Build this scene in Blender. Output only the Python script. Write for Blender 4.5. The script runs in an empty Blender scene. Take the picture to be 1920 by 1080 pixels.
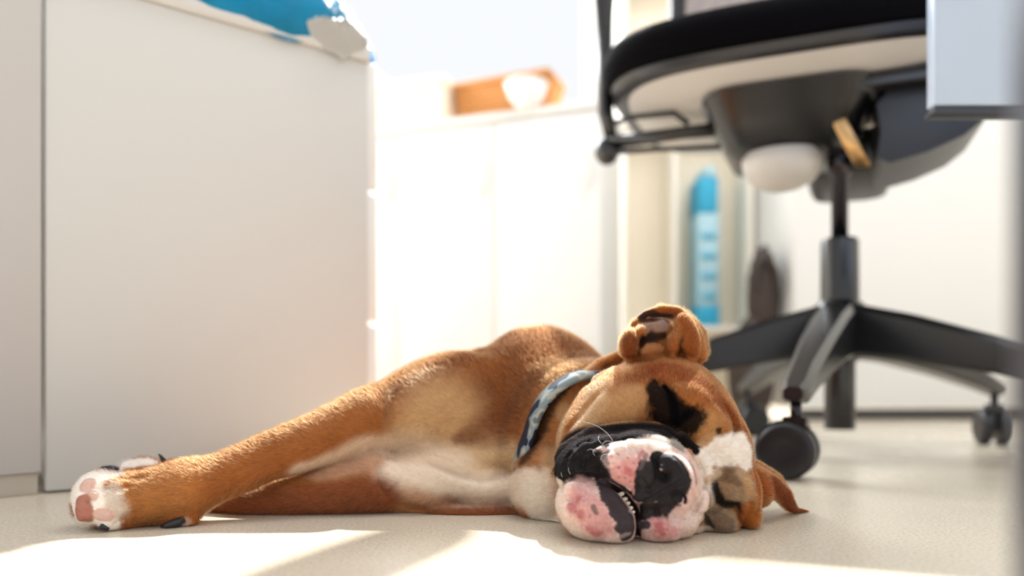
import bpy, bmesh, math, random
import numpy as np
from mathutils import Vector, Matrix, noise as mnoise
random.seed(4); np.random.seed(4)
SC = bpy.context.scene
COL = SC.collection

# ------------------------------------------------------------------ camera
F, HZ, CH = 1400.0, 714.0, 0.104            # focal (px), horizon row, camera height (m)
cam = bpy.data.cameras.new('camera'); co = bpy.data.objects.new('camera', cam); COL.objects.link(co)
co.location = (0, 0, CH); co.rotation_euler = (math.pi/2, 0, 0)
cam.sensor_width = 36; cam.lens = F/1920*36
cam.shift_y = (HZ-540)/1920
cam.clip_start = 0.01
cam.dof.use_dof = True; cam.dof.focus_distance = 0.525; cam.dof.aperture_fstop = 2.6
SC.camera = co
# ------------------------------------------------------------------ light
SC.view_settings.view_transform = 'Standard'; SC.view_settings.look = 'None'
SC.view_settings.gamma = 1; SC.view_settings.exposure = 0.0
SC.view_settings.use_curve_mapping = False
W = bpy.data.worlds.new('sky'); SC.world = W; W.use_nodes = True
bg = W.node_tree.nodes['Background']; bg.inputs[0].default_value = (0.95, 0.97, 1.0, 1); bg.inputs[1].default_value = 1.0
sun = bpy.data.lights.new('sun', 'SUN'); so = bpy.data.objects.new('sun', sun); COL.objects.link(so)
sun.energy = 12.0; sun.angle = math.radians(1.2); sun.color = (1, .96, .90)
sd = Vector((-0.32, -1.0, -1.15)).normalized()
so.rotation_euler = sd.to_track_quat('-Z', 'Y').to_euler()
def area(name, loc, tgt, sx, sy, e, col):
    l = bpy.data.lights.new(name, 'AREA'); l.shape = 'RECTANGLE'; l.size = sx; l.size_y = sy; l.energy = e; l.color = col
    o = bpy.data.objects.new(name, l); COL.objects.link(o); o.location = loc
    o.rotation_euler = (Vector(tgt)-Vector(loc)).to_track_quat('-Z', 'Y').to_euler()
    return o
area('window_light', (-0.9, 3.1, 2.0), (0.1, .6, 0), 1.8, 1.2, 130, (.90, .95, 1))
area('back_fill_light', (.7, 1.0, 2.5), (.75, 2.2, .45), 1.2, .6, 26, (1, .98, .95))  # added fill that brightens the back cabinets, not a lamp of the room

# ------------------------------------------------------------------ helpers
def P(px, py, Y):                            # a pixel and a distance -> a point of the room
    return np.array([(px-960)*Y/F, Y, CH-(py-HZ)*Y/F])
def s2l(c):
    c = np.asarray(c, dtype=float)/255.0
    return np.where(c <= .04045, c/12.92, ((c+.055)/1.055)**2.4)
def lin(r, g, b): return tuple(s2l((r, g, b)))+(1,)
def mat(name, col, rough=.5, metal=0, spec=.5, bump=0, bscale=50, trans=0, vary=0, coat=0, sub=0, alpha=1):
    m = bpy.data.materials.new(name); m.use_nodes = True; nt = m.node_tree; b = nt.nodes['Principled BSDF']
    b.inputs['Base Color'].default_value = lin(*col); b.inputs['Roughness'].default_value = rough
    b.inputs['Metallic'].default_value = metal; b.inputs['Specular IOR Level'].default_value = spec
    b.inputs['Transmission Weight'].default_value = trans; b.inputs['Coat Weight'].default_value = coat
    b.inputs['Alpha'].default_value = alpha
    tc = nt.nodes.new('ShaderNodeTexCoord')
    n = nt.nodes.new('ShaderNodeTexNoise'); n.inputs['Scale'].default_value = bscale; n.inputs['Detail'].default_value = 4
    nt.links.new(tc.outputs['Object'], n.inputs['Vector'])
    if vary:
        mx = nt.nodes.new('ShaderNodeMix'); mx.data_type = 'RGBA'
        mx.inputs[6].default_value = lin(*[max(0, c*(1-vary)) for c in col]); mx.inputs[7].default_value = lin(*[min(255, c*(1+vary)) for c in col])
        nt.links.new(n.outputs['Fac'], mx.inputs[0]); nt.links.new(mx.outputs[2], b.inputs['Base Color'])
    if bump:
        bp = nt.nodes.new('ShaderNodeBump'); bp.inputs['Strength'].default_value = bump; bp.inputs['Distance'].default_value = .002
        nt.links.new(n.outputs['Fac'], bp.inputs['Height']); nt.links.new(bp.outputs['Normal'], b.inputs['Normal'])
    return m
def tag(o, label=None, cat=None, group=None, kind=None):
    if label: o['label'] = label
    if cat: o['category'] = cat
    if group: o['group'] = group
    if kind: o['kind'] = kind
    return o
def empty(name, loc=(0, 0, 0), rz=0):
    o = bpy.data.objects.new(name, None); COL.objects.link(o); o.location = loc; o.rotation_euler = (0, 0, rz); o.empty_display_size = .02
    return o
def link(name, me, m=None, parent=None, smooth=False):
    o = bpy.data.objects.new(name, me); COL.objects.link(o)
    if m: me.materials.append(m)
    if parent: o.parent = parent
    if smooth: me.polygons.foreach_set('use_smooth', [True]*len(me.polygons))
    return o
def fin(name, bm, m=None, parent=None, smooth=False, bevel=0, seg=2):
    if bevel:
        es = [e for e in bm.edges if len(e.link_faces) == 2 and e.calc_face_angle(0) > .6]
        bmesh.ops.bevel(bm, geom=es, offset=bevel, segments=seg, profile=.5, affect='EDGES', clamp_overlap=True)
    bmesh.ops.recalc_face_normals(bm, faces=bm.faces)
    me = bpy.data.meshes.new(name); bm.to_mesh(me); bm.free()
    o = link(name, me, m, parent, smooth)
    if smooth and bevel: me.set_sharp_from_angle(angle=math.radians(50))
    return o
def bx(bm, c, s, M=None):
    r = bmesh.ops.create_cube(bm, size=1)
    T = Matrix.Translation(c) @ Matrix.Diagonal((s[0], s[1], s[2], 1))
    if M is not None: T = M @ T
    bmesh.ops.transform(bm, matrix=T, verts=r['verts'])
def tube(bm, pts, rads, seg=12, flat=1.0, caps=True, up=(0, 0, 1)):
    pts = [Vector(p) for p in pts]; rings = []
    if not hasattr(rads, '__len__'): rads = [rads]*len(pts)
    for i, p in enumerate(pts):
        t = (pts[min(i+1, len(pts)-1)]-pts[max(i-1, 0)]).normalized()
        a = t.cross(Vector(up)); a = a.normalized() if a.length > 1e-4 else Vector((1, 0, 0)); b = a.cross(t)
        rings.append([bm.verts.new(p+(a*math.cos(2*math.pi*k/seg)+b*flat*math.sin(2*math.pi*k/seg))*rads[i]) for k in range(seg)])
    for r1, r2 in zip(rings, rings[1:]):
        for k in range(seg): bm.faces.new((r1[k], r1[(k+1) % seg], r2[(k+1) % seg], r2[k]))
    if caps: bm.faces.new(rings[0]); bm.faces.new(rings[-1])
def lathe(bm, prof, c=(0, 0, 0), seg=32, M=None):
    rings = []
    for r, z in prof:
        vs = []
        for k in range(seg):
            v = Vector((r*math.cos(2*math.pi*k/seg), r*math.sin(2*math.pi*k/seg), z))
            v = (M @ v) if M is not None else v
            vs.append(bm.verts.new(v+Vector(c)))
        rings.append(vs)
    for r1, r2 in zip(rings, rings[1:]):
        for k in range(seg): bm.faces.new((r1[k], r1[(k+1) % seg], r2[(k+1) % seg], r2[k]))
    bm.faces.new(rings[0]); bm.faces.new(rings[-1])
def prism(bm, poly, z0, z1, M=None):
    a = [bm.verts.new((M @ Vector((x, y, z0))) if M is not None else (x, y, z0)) for x, y in poly]
    b = [bm.verts.new((M @ Vector((x, y, z1))) if M is not None else (x, y, z1)) for x, y in poly]
    n = len(poly)
    for k in range(n): bm.faces.new((a[k], a[(k+1) % n], b[(k+1) % n], b[k]))
    bm.faces.new(a); bm.faces.new(b)

# ------------------------------------------------------------------ room shell
M_floor = bpy.data.materials.new('polished_floor'); M_floor.use_nodes = True
nt = M_floor.node_tree; b = nt.nodes['Principled BSDF']
tc = nt.nodes.new('ShaderNodeTexCoord')
n1 = nt.nodes.new('ShaderNodeTexNoise'); n1.inputs['Scale'].default_value = 420; n1.inputs['Detail'].default_value = 3
n2 = nt.nodes.new('ShaderNodeTexNoise'); n2.inputs['Scale'].default_value = 9; n2.inputs['Detail'].default_value = 5
for n in (n1, n2): nt.links.new(tc.outputs['Object'], n.inputs['Vector'])
cr = nt.nodes.new('ShaderNodeValToRGB'); cr.color_ramp.elements[0].position = .3; cr.color_ramp.elements[1].position = .62
cr.color_ramp.elements[0].color = lin(196, 183, 162); cr.color_ramp.elements[1].color = lin(220, 210, 192)
nt.links.new(n1.outputs['Fac'], cr.inputs[0])
mx = nt.nodes.new('ShaderNodeMix'); mx.data_type = 'RGBA'; mx.blend_type = 'MULTIPLY'; mx.inputs[0].default_value = .25
nt.links.new(cr.outputs[0], mx.inputs[6]); nt.links.new(n2.outputs['Color'], mx.inputs[7])
nt.links.new(cr.outputs[0], b.inputs['Base Color'])
mr = nt.nodes.new('ShaderNodeMapRange'); mr.inputs[3].default_value = .16; mr.inputs[4].default_value = .34
nt.links.new(n2.outputs['Fac'], mr.inputs[0]); nt.links.new(mr.outputs[0], b.inputs['Roughness'])
bp = nt.nodes.new('ShaderNodeBump'); bp.inputs['Strength'].default_value = .35; bp.inputs['Distance'].default_value = .0006
nt.links.new(n1.outputs['Fac'], bp.inputs['Height']); nt.links.new(bp.outputs['Normal'], b.inputs['Normal'])

M_wall = mat('cream_wall_paint', (243, 238, 228), .7, bump=.1, bscale=120)
M_white = mat('white_laminate', (230, 230, 229), .38, bump=.03, bscale=200)
M_grey = mat('greyish_white_laminate', (204, 203, 201), .42, bump=.03, bscale=200)
M_base = mat('dark_grey_baseboard', (66, 62, 60), .5)
M_darkplinth = mat('pale_grey_plinth', (190, 184, 174), .5)

bm = bmesh.new(); bx(bm, (0.3, 0.9, -0.01), (5.4, 5.0, 0.02)); tag(fin('floor', bm, M_floor), kind='structure')
# back wall with a wide window opening (sill 1.05, head 2.3)
def wall_with_hole(name, x0, x1, y, z1, hx0, hx1, hz0, hz1, t=.1):
    bm = bmesh.new()
    bx(bm, ((x0+hx0)/2, y, z1/2), (hx0-x0, t, z1)); bx(bm, ((hx1+x1)/2, y, z1/2), (x1-hx1, t, z1))
    bx(bm, ((hx0+hx1)/2, y, hz0/2), (hx1-hx0, t, hz0)); bx(bm, ((hx0+hx1)/2, y, (hz1+z1)/2), (hx1-hx0, t, z1-hz1))
    return tag(fin(name, bm, M_wall), kind='structure')
wall_with_hole('wall_back', -2.4, 3.0, 3.4, 2.7, -1.9, 2.6, .95, 2.45)
wf = empty('window_1', (0.35, 3.4, .95)); tag(wf, kind='structure')
M_frame = mat('white_window_frame', (235, 235, 235), .35)
for k in range(3):
    bm = bmesh.new(); bx(bm, (-2.225+2.225*k, 0, .75), (.05, .06, 1.5)); fin('mullion', bm, M_frame, wf, bevel=.004)
for z in (.02, 1.48):
    bm = bmesh.new(); bx(bm, (0, 0, z), (4.5, .058, .04)); fin('window_frame', bm, M_frame, wf, bevel=.004)
M_glass = mat('window_glass', (255, 255, 255), .02, trans=1)
bm = bmesh.new(); bx(bm, (0.3, 3.35, 1.35), (4.6, .3, .03)) if False else bx(bm, (0.35, 3.33, .945), (4.6, .16, .03)); tag(fin('trim_1', bm, M_frame, bevel=.004), kind='structure')
bm = bmesh.new(); bx(bm, (-2.35, 1.4, 1.35), (.1, 4.0, 2.7)); tag(fin('wall_left', bm, M_wall), kind='structure')
bm = bmesh.new(); bx(bm, (2.95, 1.4, 1.35), (.1, 4.0, 2.7)); tag(fin('wall_right', bm, M_wall), kind='structure')

# ------------------------------------------------------------------ left drawer cabinet
def local(ox, oy, ang):                       # box frame: x along the face, y away from the camera
    return Matrix.Translation((ox, oy, 0)) @ Matrix.Rotation(ang, 4, 'Z')
A0 = Vector((-.4295, .686, 0)); A1 = Vector((-.17, .884, 0)); d = (A1-A0); LA = d.length; angA = math.atan2(d.y, d.x)
MA = local(A0.x, A0.y, angA)
ca = empty('drawer_cabinet', A0, angA); tag(ca, 'near white drawer cabinet on the left, its wide blank side panel behind the paws', 'cabinet')
def part(name, boxes, m, parent, bevel=.002, label=None, rot=None):
    bm = bmesh.new()
    for c, s in boxes: bx(bm, c, s, rot)
    o = fin(name, bm, m, parent, bevel=bevel, smooth=True)
    if label: o['label'] = label
    return o
HT = .49
part('side_panel', [((LA/2, .009, HT/2-.004), (LA-.001, .018, HT-.012))], M_grey, ca)
part('back_panel', [((.009, .21, HT/2), (.016, .38, HT-.02))], M_grey, ca)
part('far_side_panel', [((LA/2, .40, HT/2), (LA-.004, .018, HT-.02))], M_grey, ca)
part('bottom_panel', [((LA/2, .21, .03), (LA-.04, .36, .018))], M_grey, ca)
part('top_panel', [((LA/2, .205, HT-.001), (LA+.004, .42, .018))], M_grey, ca, .003)
for k in range(3):
    z0 = .018+k*.157
    dr = part('drawer', [((LA+.0065, .205, z0+.0765), (.015, .40, .151))], M_white, ca, .003)
    part('handle', [((LA+.021, .205, z0+.143), (.014, .12, .006))], M_frame, dr, .001)
# slightly greyer cabinet left of it
M_grey2 = mat('cool_grey_laminate', (188, 187, 188), .45, bump=.03, bscale=200)
B1 = Vector((-.4292, .6835, 0)); angB = math.radians(47)
cb = empty('tall_cabinet', B1, angB); tag(cb, 'slightly greyer tall cabinet at the far left edge beside the drawer cabinet', 'cabinet')
part('side_panel', [((-.25, .009, .62), (.498, .018, 1.20))], M_grey2, cb)
part('plinth', [((-.25, .012, .01), (.494, .016, .02))], M_darkplinth, cb, .001)
part('top_panel', [((-.25, .15, 1.229), (.50, .30, .018))], M_grey2, cb)
part('back_panel', [((-.25, .29, .62), (.498, .018, 1.20))], M_grey2, cb)
part('end_panel', [((-.49, .15, .62), (.018, .26, 1.20))], M_grey2, cb)

# ------------------------------------------------------------------ back sideboard (white) and its load
C0 = Vector((-.62, 2.28, 0)); C1 = Vector((.24, 1.97, 0)); d = C1-C0; LC = d.length; angC = math.atan2(d.y, d.x)
cc = empty('sideboard', C0, angC); tag(cc, 'long white sideboard standing at the back below the window', 'sideboard')
HC = .84
part('carcass', [((LC/2, .135, HC/2+.02), (LC-.004, .23, HC-.06))], M_white, cc)
part('top_panel', [((LC/2, .13, HC-.001), (LC+.01, .26, .022))], M_white, cc, .003)
part('plinth', [((LC/2, .14, .02), (LC-.03, .2, .04))], M_darkplinth, cc)
for k in range(3):
    w = (LC-.008)/3
    dd = part('door', [((.004+w*(k+.5), .009, HC/2+.015), (w-.004, .016, HC-.075))], M_white, cc, .002)
    part('handle', [((.004+w*(k+.5)+w*.4, -.008, HC*.8), (.01, .016, .10))], M_white, dd, .002)
def onC(u, v, z): return C0+Vector((math.cos(angC)*u-math.sin(angC)*v, math.sin(angC)*u+math.cos(angC)*v, z))
# wicker tray-box
M_wick = bpy.data.materials.new('wicker'); M_wick.use_nodes = True; nt = M_wick.node_tree; b = nt.nodes['Principled BSDF']
tc = nt.nodes.new('ShaderNodeTexCoord'); wv = nt.nodes.new('ShaderNodeTexWave'); wv.bands_direction = 'Z'; wv.inputs['Scale'].default_value = 45; wv.inputs['Distortion'].default_value = 2
nt.links.new(tc.outputs['Object'], wv.inputs[0]); cr = nt.nodes.new('ShaderNodeValToRGB')
cr.color_ramp.elements[0].color = lin(186, 120, 62); cr.color_ramp.elements[1].color = lin(228, 168, 104)
nt.links.new(wv.outputs[0], cr.inputs[0]); nt.links.new(cr.outputs[0], b.inputs['Base Color']); b.inputs['Roughness'].default_value = .8
top = HC+.0105
wb = empty('wicker_basket', onC(.60, .14, top), angC-.05); tag(wb, 'light brown wicker basket on the white sideboard', 'basket')
bm = bmesh.new()
for i in range(9):
    z = .006+i*.0125; e = 1+.010*i; w, dp = .13*e, .06*e
    ring = [(-w, -dp, z), (w, -dp, z), (w, dp, z), (-w, dp, z), (-w, -dp, z)]
    for q in range(4): tube(bm, [ring[q], ring[q+1]], .0068, 6)
fin('woven_side', bm, M_wick, wb, smooth=True)
bm = bmesh.new(); bx(bm, (0, 0, .004), (.25, .11, .008)); fin('base', bm, M_wick, wb)
bm = bmesh.new(); w, dp = .145, .07
for q, (a, c) in enumerate((((-w, -dp), (w, -dp)), ((w, -dp), (w, dp)), ((w, dp), (-w, dp)), ((-w, dp), (-w, -dp)))): tube(bm, [(a[0], a[1], .12), (c[0], c[1], .12)], .010, 8)
fin('rim', bm, M_wick, wb, smooth=True)
M_paper = mat('white_paper', (250, 249, 246), .6)
M_cer = mat('white_ceramic', (250, 250, 250), .2)
bw = tag(empty('bowl', onC(.70, -.02+.02, top+.001), 0), 'round white bowl in front of the wicker basket', 'bowl')
bm = bmesh.new(); lathe(bm, [(.022, 0), (.030, .004), (.050, .03), (.058, .062), (.055, .062), (.047, .032), (.02, .009)], seg=28); fin('body', bm, M_cer, bw, smooth=True)
bm = bmesh.new(); lathe(bm, [(.0595, .060), (.0605, .063), (.056, .066), (.054, .061)], seg=28); fin('rim', bm, M_cer, bw, smooth=True)
M_crm = mat('cream_card', (250, 240, 218), .7)
for (u, v, w, dp, h, nm, lb) in ((.325, .13, .22, .20, .14, 'storage_box', 'cream cardboard storage box at the left end of the sideboard'), (.135, .13, .13, .2, .19, 'storage_box', 'taller white storage box left of the cream box on the sideboard')):
    bxo = tag(empty(nm, onC(u, v, top), angC), lb, 'box'); mm = M_crm if h < .15 else M_paper
    part('body', [((0, 0, h*.4), (w, dp, h*.8))], mm, bxo, .003); part('lid', [((0, 0, h*.9), (w+.008, dp+.008, h*.2))], mm, bxo, .003)
# tall wall cabinet to the right and shelf unit
E0 = Vector((.745, 1.97, 0))
ce = empty('wide_cabinet', E0, math.radians(2)); tag(ce, 'wide white cabinet behind the chair with a dark plinth', 'cabinet')
part('front_panel', [((.55, .009, .72), (1.10, .018, 1.37))], M_white, ce)
part('side_panel', [((.009, .215, .72), (.018, .39, 1.37))], M_white, ce)
part('side_panel', [((1.091, .215, .72), (.018, .39, 1.37))], M_white, ce)
part('top_panel', [((.55, .21, 1.415), (1.11, .43, .02))], M_white, ce)
part('plinth', [((.55, .022, .0155), (1.08, .03, .031))], M_base, ce, .001)
M_cream = mat('cream_shelf_board', (250, 241, 222), .6)
M_cream2 = mat('pale_cream_board', (250, 245, 234), .6)
sh = empty('shelf_unit', (.330, 2.23, 0), 0); tag(sh, 'cream open shelf unit between the sideboard and the wide cabinet', 'shelf')
part('back_panel', [((.199, .166, .72), (.390, .012, 1.4))], M_cream, sh)
part('side_panel', [((.006, .08, .72), (.016, .16, 1.4))], M_cream2, sh)
part('side_panel', [((.386, .08, .72), (.016, .16, 1.4))], M_cream2, sh)
for z in (.26, 1.0, 1.41): part('shelf_board', [((.196, .08, z), (.362, .156, .016))], M_cream2, sh)
part('divider', [((.16, .082, .63), (.012, .15, .72))], M_cream2, sh)
# blue file box on the shelf
M_cyan = mat('cyan_card', (52, 168, 206), .5, vary=.12, bscale=30)
M_cyanpale = mat('pale_blue_card', (170, 208, 220), .5, vary=.12, bscale=60)
bi = tag(empty('ring_binder', (.590, 2.305, .2685), 0), 'tall cyan and pale blue binder standing on the cream shelf', 'binder')
part('lower_band', [((0, 0, .03), (.068, .13, .06))], M_cyan, bi, .004)
part('spine', [((0, 0, .20), (.064, .128, .279))], M_cyanpale, bi, .004)
part('upper_band', [((0, 0, .395), (.060, .126, .109))], M_cyan, bi, .006)
part('tip', [((.005, 0, .466), (.034, .12, .03))], M_cyanpale, bi, .004)
for k in range(4): part('stripe', [((0, -.0645, .09+k*.06), (.045, .002, .02))], mat('mid_blue_print', (96, 176, 206), .5), bi, 0)
# dark brown slouching bag
M_bag = mat('dark_brown_leather', (52, 40, 34), .6, bump=.3, bscale=40, vary=.2)
def blob(name, c, r, m, parent=None, amp=.1, fr=8, sub=4, seed=0, cuts=None):
    bm = bmesh.new(); bmesh.ops.create_icosphere(bm, subdivisions=sub, radius=1)
    for v in bm.verts:
        q = v.co.copy(); n = mnoise.noise(q*fr*.25+Vector((seed, 0, 0)))+.5*abs(mnoise.noise(q*fr*.6+Vector((0, seed, 0))))
        v.co = Vector((q.x*r[0], q.y*r[1], q.z*r[2]))*(1+amp*n)+Vector(c)
    for v in bm.verts:
        if cuts is not None: v.co.z = max(v.co.z, cuts)
    return fin(name, bm, m, parent, smooth=True)
bagr = tag(empty('bag', (.661, 2.04, 0)), 'dark brown slouched bag standing on the floor beside the wide cabinet', 'bag')
blob('body', (-.005, 0, .13), (.062, .055, .15), M_bag, bagr, .12, 7, cuts=0)
blob('neck_fold', (.026, 0, .335), (.042, .042, .13), M_bag, bagr, .2, 9, seed=3)
bm = bmesh.new(); tube(bm, [(.015+.035*math.cos(t), -.045, .36+.07*math.sin(t)) for t in np.linspace(-.3, math.pi+.3, 14)], .006, 8, up=(0, 1, 0)); fin('strap', bm, M_bag, bagr, smooth=True)
# blue plastic bag + white wrap on the cabinet
def sheet(name, cu, cv, lu, lv, m, parent, seed, h, drop):
    """a crumpled film laid over the front edge of the cabinet top: u along the face, v away from it"""
    bm = bmesh.new(); N, K = 60, 40; g = []
    for i in range(N+1):
        row = []
        for j in range(K+1):
            u = -1+2*i/N; v = -1+2*j/K
            fall = max(0, 1-u*u)**.5
            vv = cv+v*lv*fall*(1+.12*mnoise.noise(Vector((u*3, v*2, seed))))
            e = (1-v*v)*fall
            z = h*e*(.55+.5*abs(mnoise.noise(Vector((u*4, v*4, seed))))+.35*abs(mnoise.noise(Vector((u*11, v*9, seed)))))
            y = vv
            if vv < 0: z = z*.6+vv*drop; y = -.004-.012*e
            x = cu+u*lu
            p = Vector((x, y, HT+.009+.001+z)); row.append(bm.verts.new(p))
        g.append(row)
    for i in range(N):
        for j in range(K): bm.faces.new((g[i][j], g[i+1][j], g[i+1][j+1], g[i][j+1]))
    bmesh.ops.solidify(bm, geom=bm.faces[:], thickness=.0012)
    o = fin(name, bm, m, parent, smooth=True); return o
M_blue = mat('blue_plastic_film', (0, 140, 205), .3, vary=.45, bscale=14, coat=.3)
M_film = mat('white_plastic_film', (228, 226, 222), .35, vary=.05, bscale=30)
o = sheet('plastic_bag', .205, .07, .155, .11, M_blue, None, 2, .13, 0.5)
tag(o, 'crumpled bright blue plastic bag on top of the near drawer cabinet', 'bag'); o.matrix_world = MA
o = sheet('plastic_wrap', .285, .012, .045, .03, M_film, None, 7, .04, 1.3)
tag(o, 'crumpled white plastic wrap hanging over the cabinet corner beside the blue bag', 'wrap'); o.matrix_world = MA
# desk at the right: its leg close to the camera and the panel hanging below its far edge
M_steel = mat('dark_steel', (70, 74, 84), .4, metal=.6)
M_mod = mat('brushed_pale_blue_panel', (186, 202, 226), .25, vary=.06, bscale=3, coat=.4)
dk = tag(empty('desk', (.5, .45, 0)), 'white desk at the right with a hanging pale blue panel and dark steel legs', 'desk')
def dpart(name, c, s, m, bev=.003): 
    bm = bmesh.new(); bx(bm, (c[0]-.5, c[1]-.45, c[2]), s); return fin(name, bm, m, dk, smooth=True, bevel=bev)
dpart('table_top', (.92, .44, .735), (1.04, .74, .026), M_white)
dpart('modesty_panel', (.800, .735, .545), (.776, .018, .345), M_mod)
dpart('panel_rail', (.800, .738, .3685), (.776, .022, .008), M_steel)
dpart('leg', (.1205, .145, .3605), (.03, .03, .719), M_steel)
dpart('leg', (1.40, .14, .3605), (.03, .03, .719), M_steel)
dpart('leg', (1.40, .76, .3605), (.03, .03, .719), M_steel)
dpart('top_frame', (.76, .145, .705), (1.25, .03, .03), M_steel)


# ------------------------------------------------------------------ office chair
M_blk = mat('black_nylon', (13, 13, 17), .27, bump=.03, bscale=300, spec=.7)
M_blk2 = mat('charcoal_plastic', (26, 25, 30), .36)
M_fab = mat('black_seat_fabric', (4, 3, 6), .95, bump=.3, bscale=600, spec=.08)
M_pan = mat('light_grey_plastic', (196, 192, 188), .35)
M_chr = mat('polished_aluminium', (225, 220, 210), .18, metal=1)
M_gas = mat('black_chrome_rod', (60, 58, 62), .2, metal=.9)
M_brs = mat('zinc_plated_steel', (200, 160, 110), .3, metal=.9)
HUB = Vector((.474, 1.08, 0))
ch = tag(empty('office_chair', HUB), 'black five-star swivel office chair with mesh back, seen from floor height', 'chair')
ang0 = [239, 311, 23, 95, 167]
bm = bmesh.new(); lathe(bm, [(.020, .034), (.021, .036), (.021, .13), (.036, .14), (.040, .15), (.040, .200), (.033, .214), (.026, .220)]); fin('hub', bm, M_blk, ch, smooth=True).data.set_sharp_from_angle(angle=.6)
bm = bmesh.new(); lathe(bm, [(.0265, .212), (.0258, .304), (.0235, .309), (.012, .309)]); fin('column_cover', bm, M_blk, ch, smooth=True).data.set_sharp_from_angle(angle=.6)
bm = bmesh.new(); lathe(bm, [(.0115, .305), (.0115, .40), (.016, .402), (.018, .45)], seg=24); fin('gas_lift', bm, M_gas, ch, smooth=True)
def arm_bm():
    bm = bmesh.new(); prev = None
    st = [(.030, .026, .138, .212), (.10, .024, .131, .194), (.20, .021, .113, .160), (.29, .017, .092, .125), (.335, .0155, .080, .105), (.352, .010, .083, .098)]
    for r, w, zl, zt in st:
        c = min(.006, (zt-zl)*.2)
        sec = [(-w+.004, zl), (w-.004, zl), (w, zl+c), (w, zt-c*1.4), (w-c*1.3, zt), (-w+c*1.3, zt), (-w, zt-c*1.4), (-w, zl+c)]
        ring = [bm.verts.new((r, a, z)) for a, z in sec]
        if prev:
            for k in range(8): bm.faces.new((prev[k], prev[(k+1) % 8], ring[(k+1) % 8], ring[k]))
        else: bm.faces.new(ring)
        prev = ring
    bm.faces.new(prev); return bm
arm0 = None
def caster_parts():
    R = .030
    bs = bmesh.new(); lathe(bs, [(.006, .052), (.006, .088)], seg=16)
    bh = bmesh.new()                                       # hood that spans the wheels
    pts = [(.008+R*1.10*math.cos(t), 0, R+R*1.10*math.sin(t)) for t in np.linspace(-.35, 2.3, 14)]
    prev = None
    for p in pts:
        q = Vector(p); c = Vector((.008, 0, R)); i_ = c+(q-c)*.88
        ring = [bh.verts.new((q.x, -.009, q.z)), bh.verts.new((q.x, .009, q.z)), bh.verts.new((i_.x, .009, i_.z)), bh.verts.new((i_.x, -.009, i_.z))]
        if prev:
            for k in range(4): bh.faces.new((prev[k], prev[(k+1) % 4], ring[(k+1) % 4], ring[k]))
        else: bh.faces.new(ring)
        prev = ring
    bh.faces.new(prev)
    bx(bh, (.0, 0, .060), (.024, .022, .012)); bx(bh, (.008, 0, .036), (.020, .008, .03))
    bw_ = bmesh.new(); M = Matrix.Translation((.008, 0, R)) @ Matrix.Rotation(math.pi/2, 4, 'X')
    lathe(bw_, [(.006, .0055), (.022, .0065), (R-.002, .0065), (R, .0085), (R, .0195), (R-.0035, .0225), (.020, .0235), (.010, .0215), (.004, .0215)], seg=36, M=M)
    return bs, bh, bw_
arms = []
swiv = [150, 205, 75, 20, 190]
bmA = arm_bm(); me_arm = None
for i, a in enumerate(ang0):
    if i == 0:
        ar = fin('base_arm', bmA, M_blk, ch, smooth=True); ar.data.set_sharp_from_angle(angle=.35); me_arm = ar.data
        bs, bh, bw_ = caster_parts()
        cs = fin('caster', bh, M_blk, ch, smooth=True); cs.data.set_sharp_from_angle(angle=.6)
        st = fin('stem', bs, M_gas, cs, smooth=True)
        w1 = fin('wheel', bw_, M_blk2, cs, smooth=True); w1.data.set_sharp_from_angle(angle=.5)
        w2 = w1.copy(); COL.objects.link(w2); w2.parent = cs; w2.scale = (1, -1, 1)
    else:
        ar = ar0.copy(); COL.objects.link(ar); ar.parent = ch
        cs = cs0.copy(); COL.objects.link(cs); cs.parent = ch
        for q in (st0, w10, w20):
            z = q.copy(); COL.objects.link(z); z.parent = cs
    if i == 0: ar0, cs0, st0, w10, w20 = ar, cs, st, w1, w2
    ar.rotation_euler = (0, 0, math.radians(a))
    cs.location = (.335*math.cos(math.radians(a)), .335*math.sin(math.radians(a)), 0)
    cs.rotation_euler = (0, 0, math.radians(swiv[i]))
# seat frame: local -y is the front of the chair
PHI = math.radians(-22)
MS = Matrix.Translation(Vector((-.040, .055, 0))) @ Matrix.Rotation(PHI, 4, 'Z')
def outline(w, l, n=3.2, K=72):
    o = []
    for k in range(K):
        t = 2*math.pi*k/K; c, s = math.cos(t), math.sin(t)
        o.append((w*math.copysign(abs(c)**(2/n), c), l*math.copysign(abs(s)**(2/n), s)))
    return o
def slab(name, levels, m, sag=0):
    """stack of scaled outlines (w, l, z); the front dips a little"""
    bm = bmesh.new(); prev = None
    for w, l, z in levels:
        ring = []
        for x, y in outline(w, l):
            zz = z-.016*max(0, (-y/.24))**3+.010*(x/.25)**2*sag
            ring.append(bm.verts.new(MS @ Vector((x, y, zz))))
        if prev:
            for k in range(len(ring)): bm.faces.new((prev[k], prev[(k+1) % len(ring)], ring[(k+1) % len(ring)], ring[k]))
        else: bm.faces.new(ring)
        prev = ring
    bm.faces.new(prev); o = fin(name, bm, m, ch, smooth=True); o.data.set_sharp_from_angle(angle=.9); return o
slab('seat', [(.262, .232, .540), (.275, .243, .545), (.283, .250, .560), (.281, .248, .580), (.270, .238, .594), (.235, .20, .602), (.10, .1, .600)], M_fab)
slab('seat_rim', [(.246, .222, .525), (.262, .236, .529), (.268, .240, .5395), (.25, .23, .5395)], M_blk2)
slab('seat_shell', [(.12, .09, .502), (.17, .14, .506), (.212, .185, .513), (.244, .220, .5246), (.20, .18, .5246)], M_pan)
def cpart(name, boxes, m, bev=.003, parent=None):
    bm = bmesh.new()
    for c, s in boxes: bx(bm, c, s, MS)
    return fin(name, bm, m, parent or ch, smooth=True, bevel=bev, seg=2)
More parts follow.
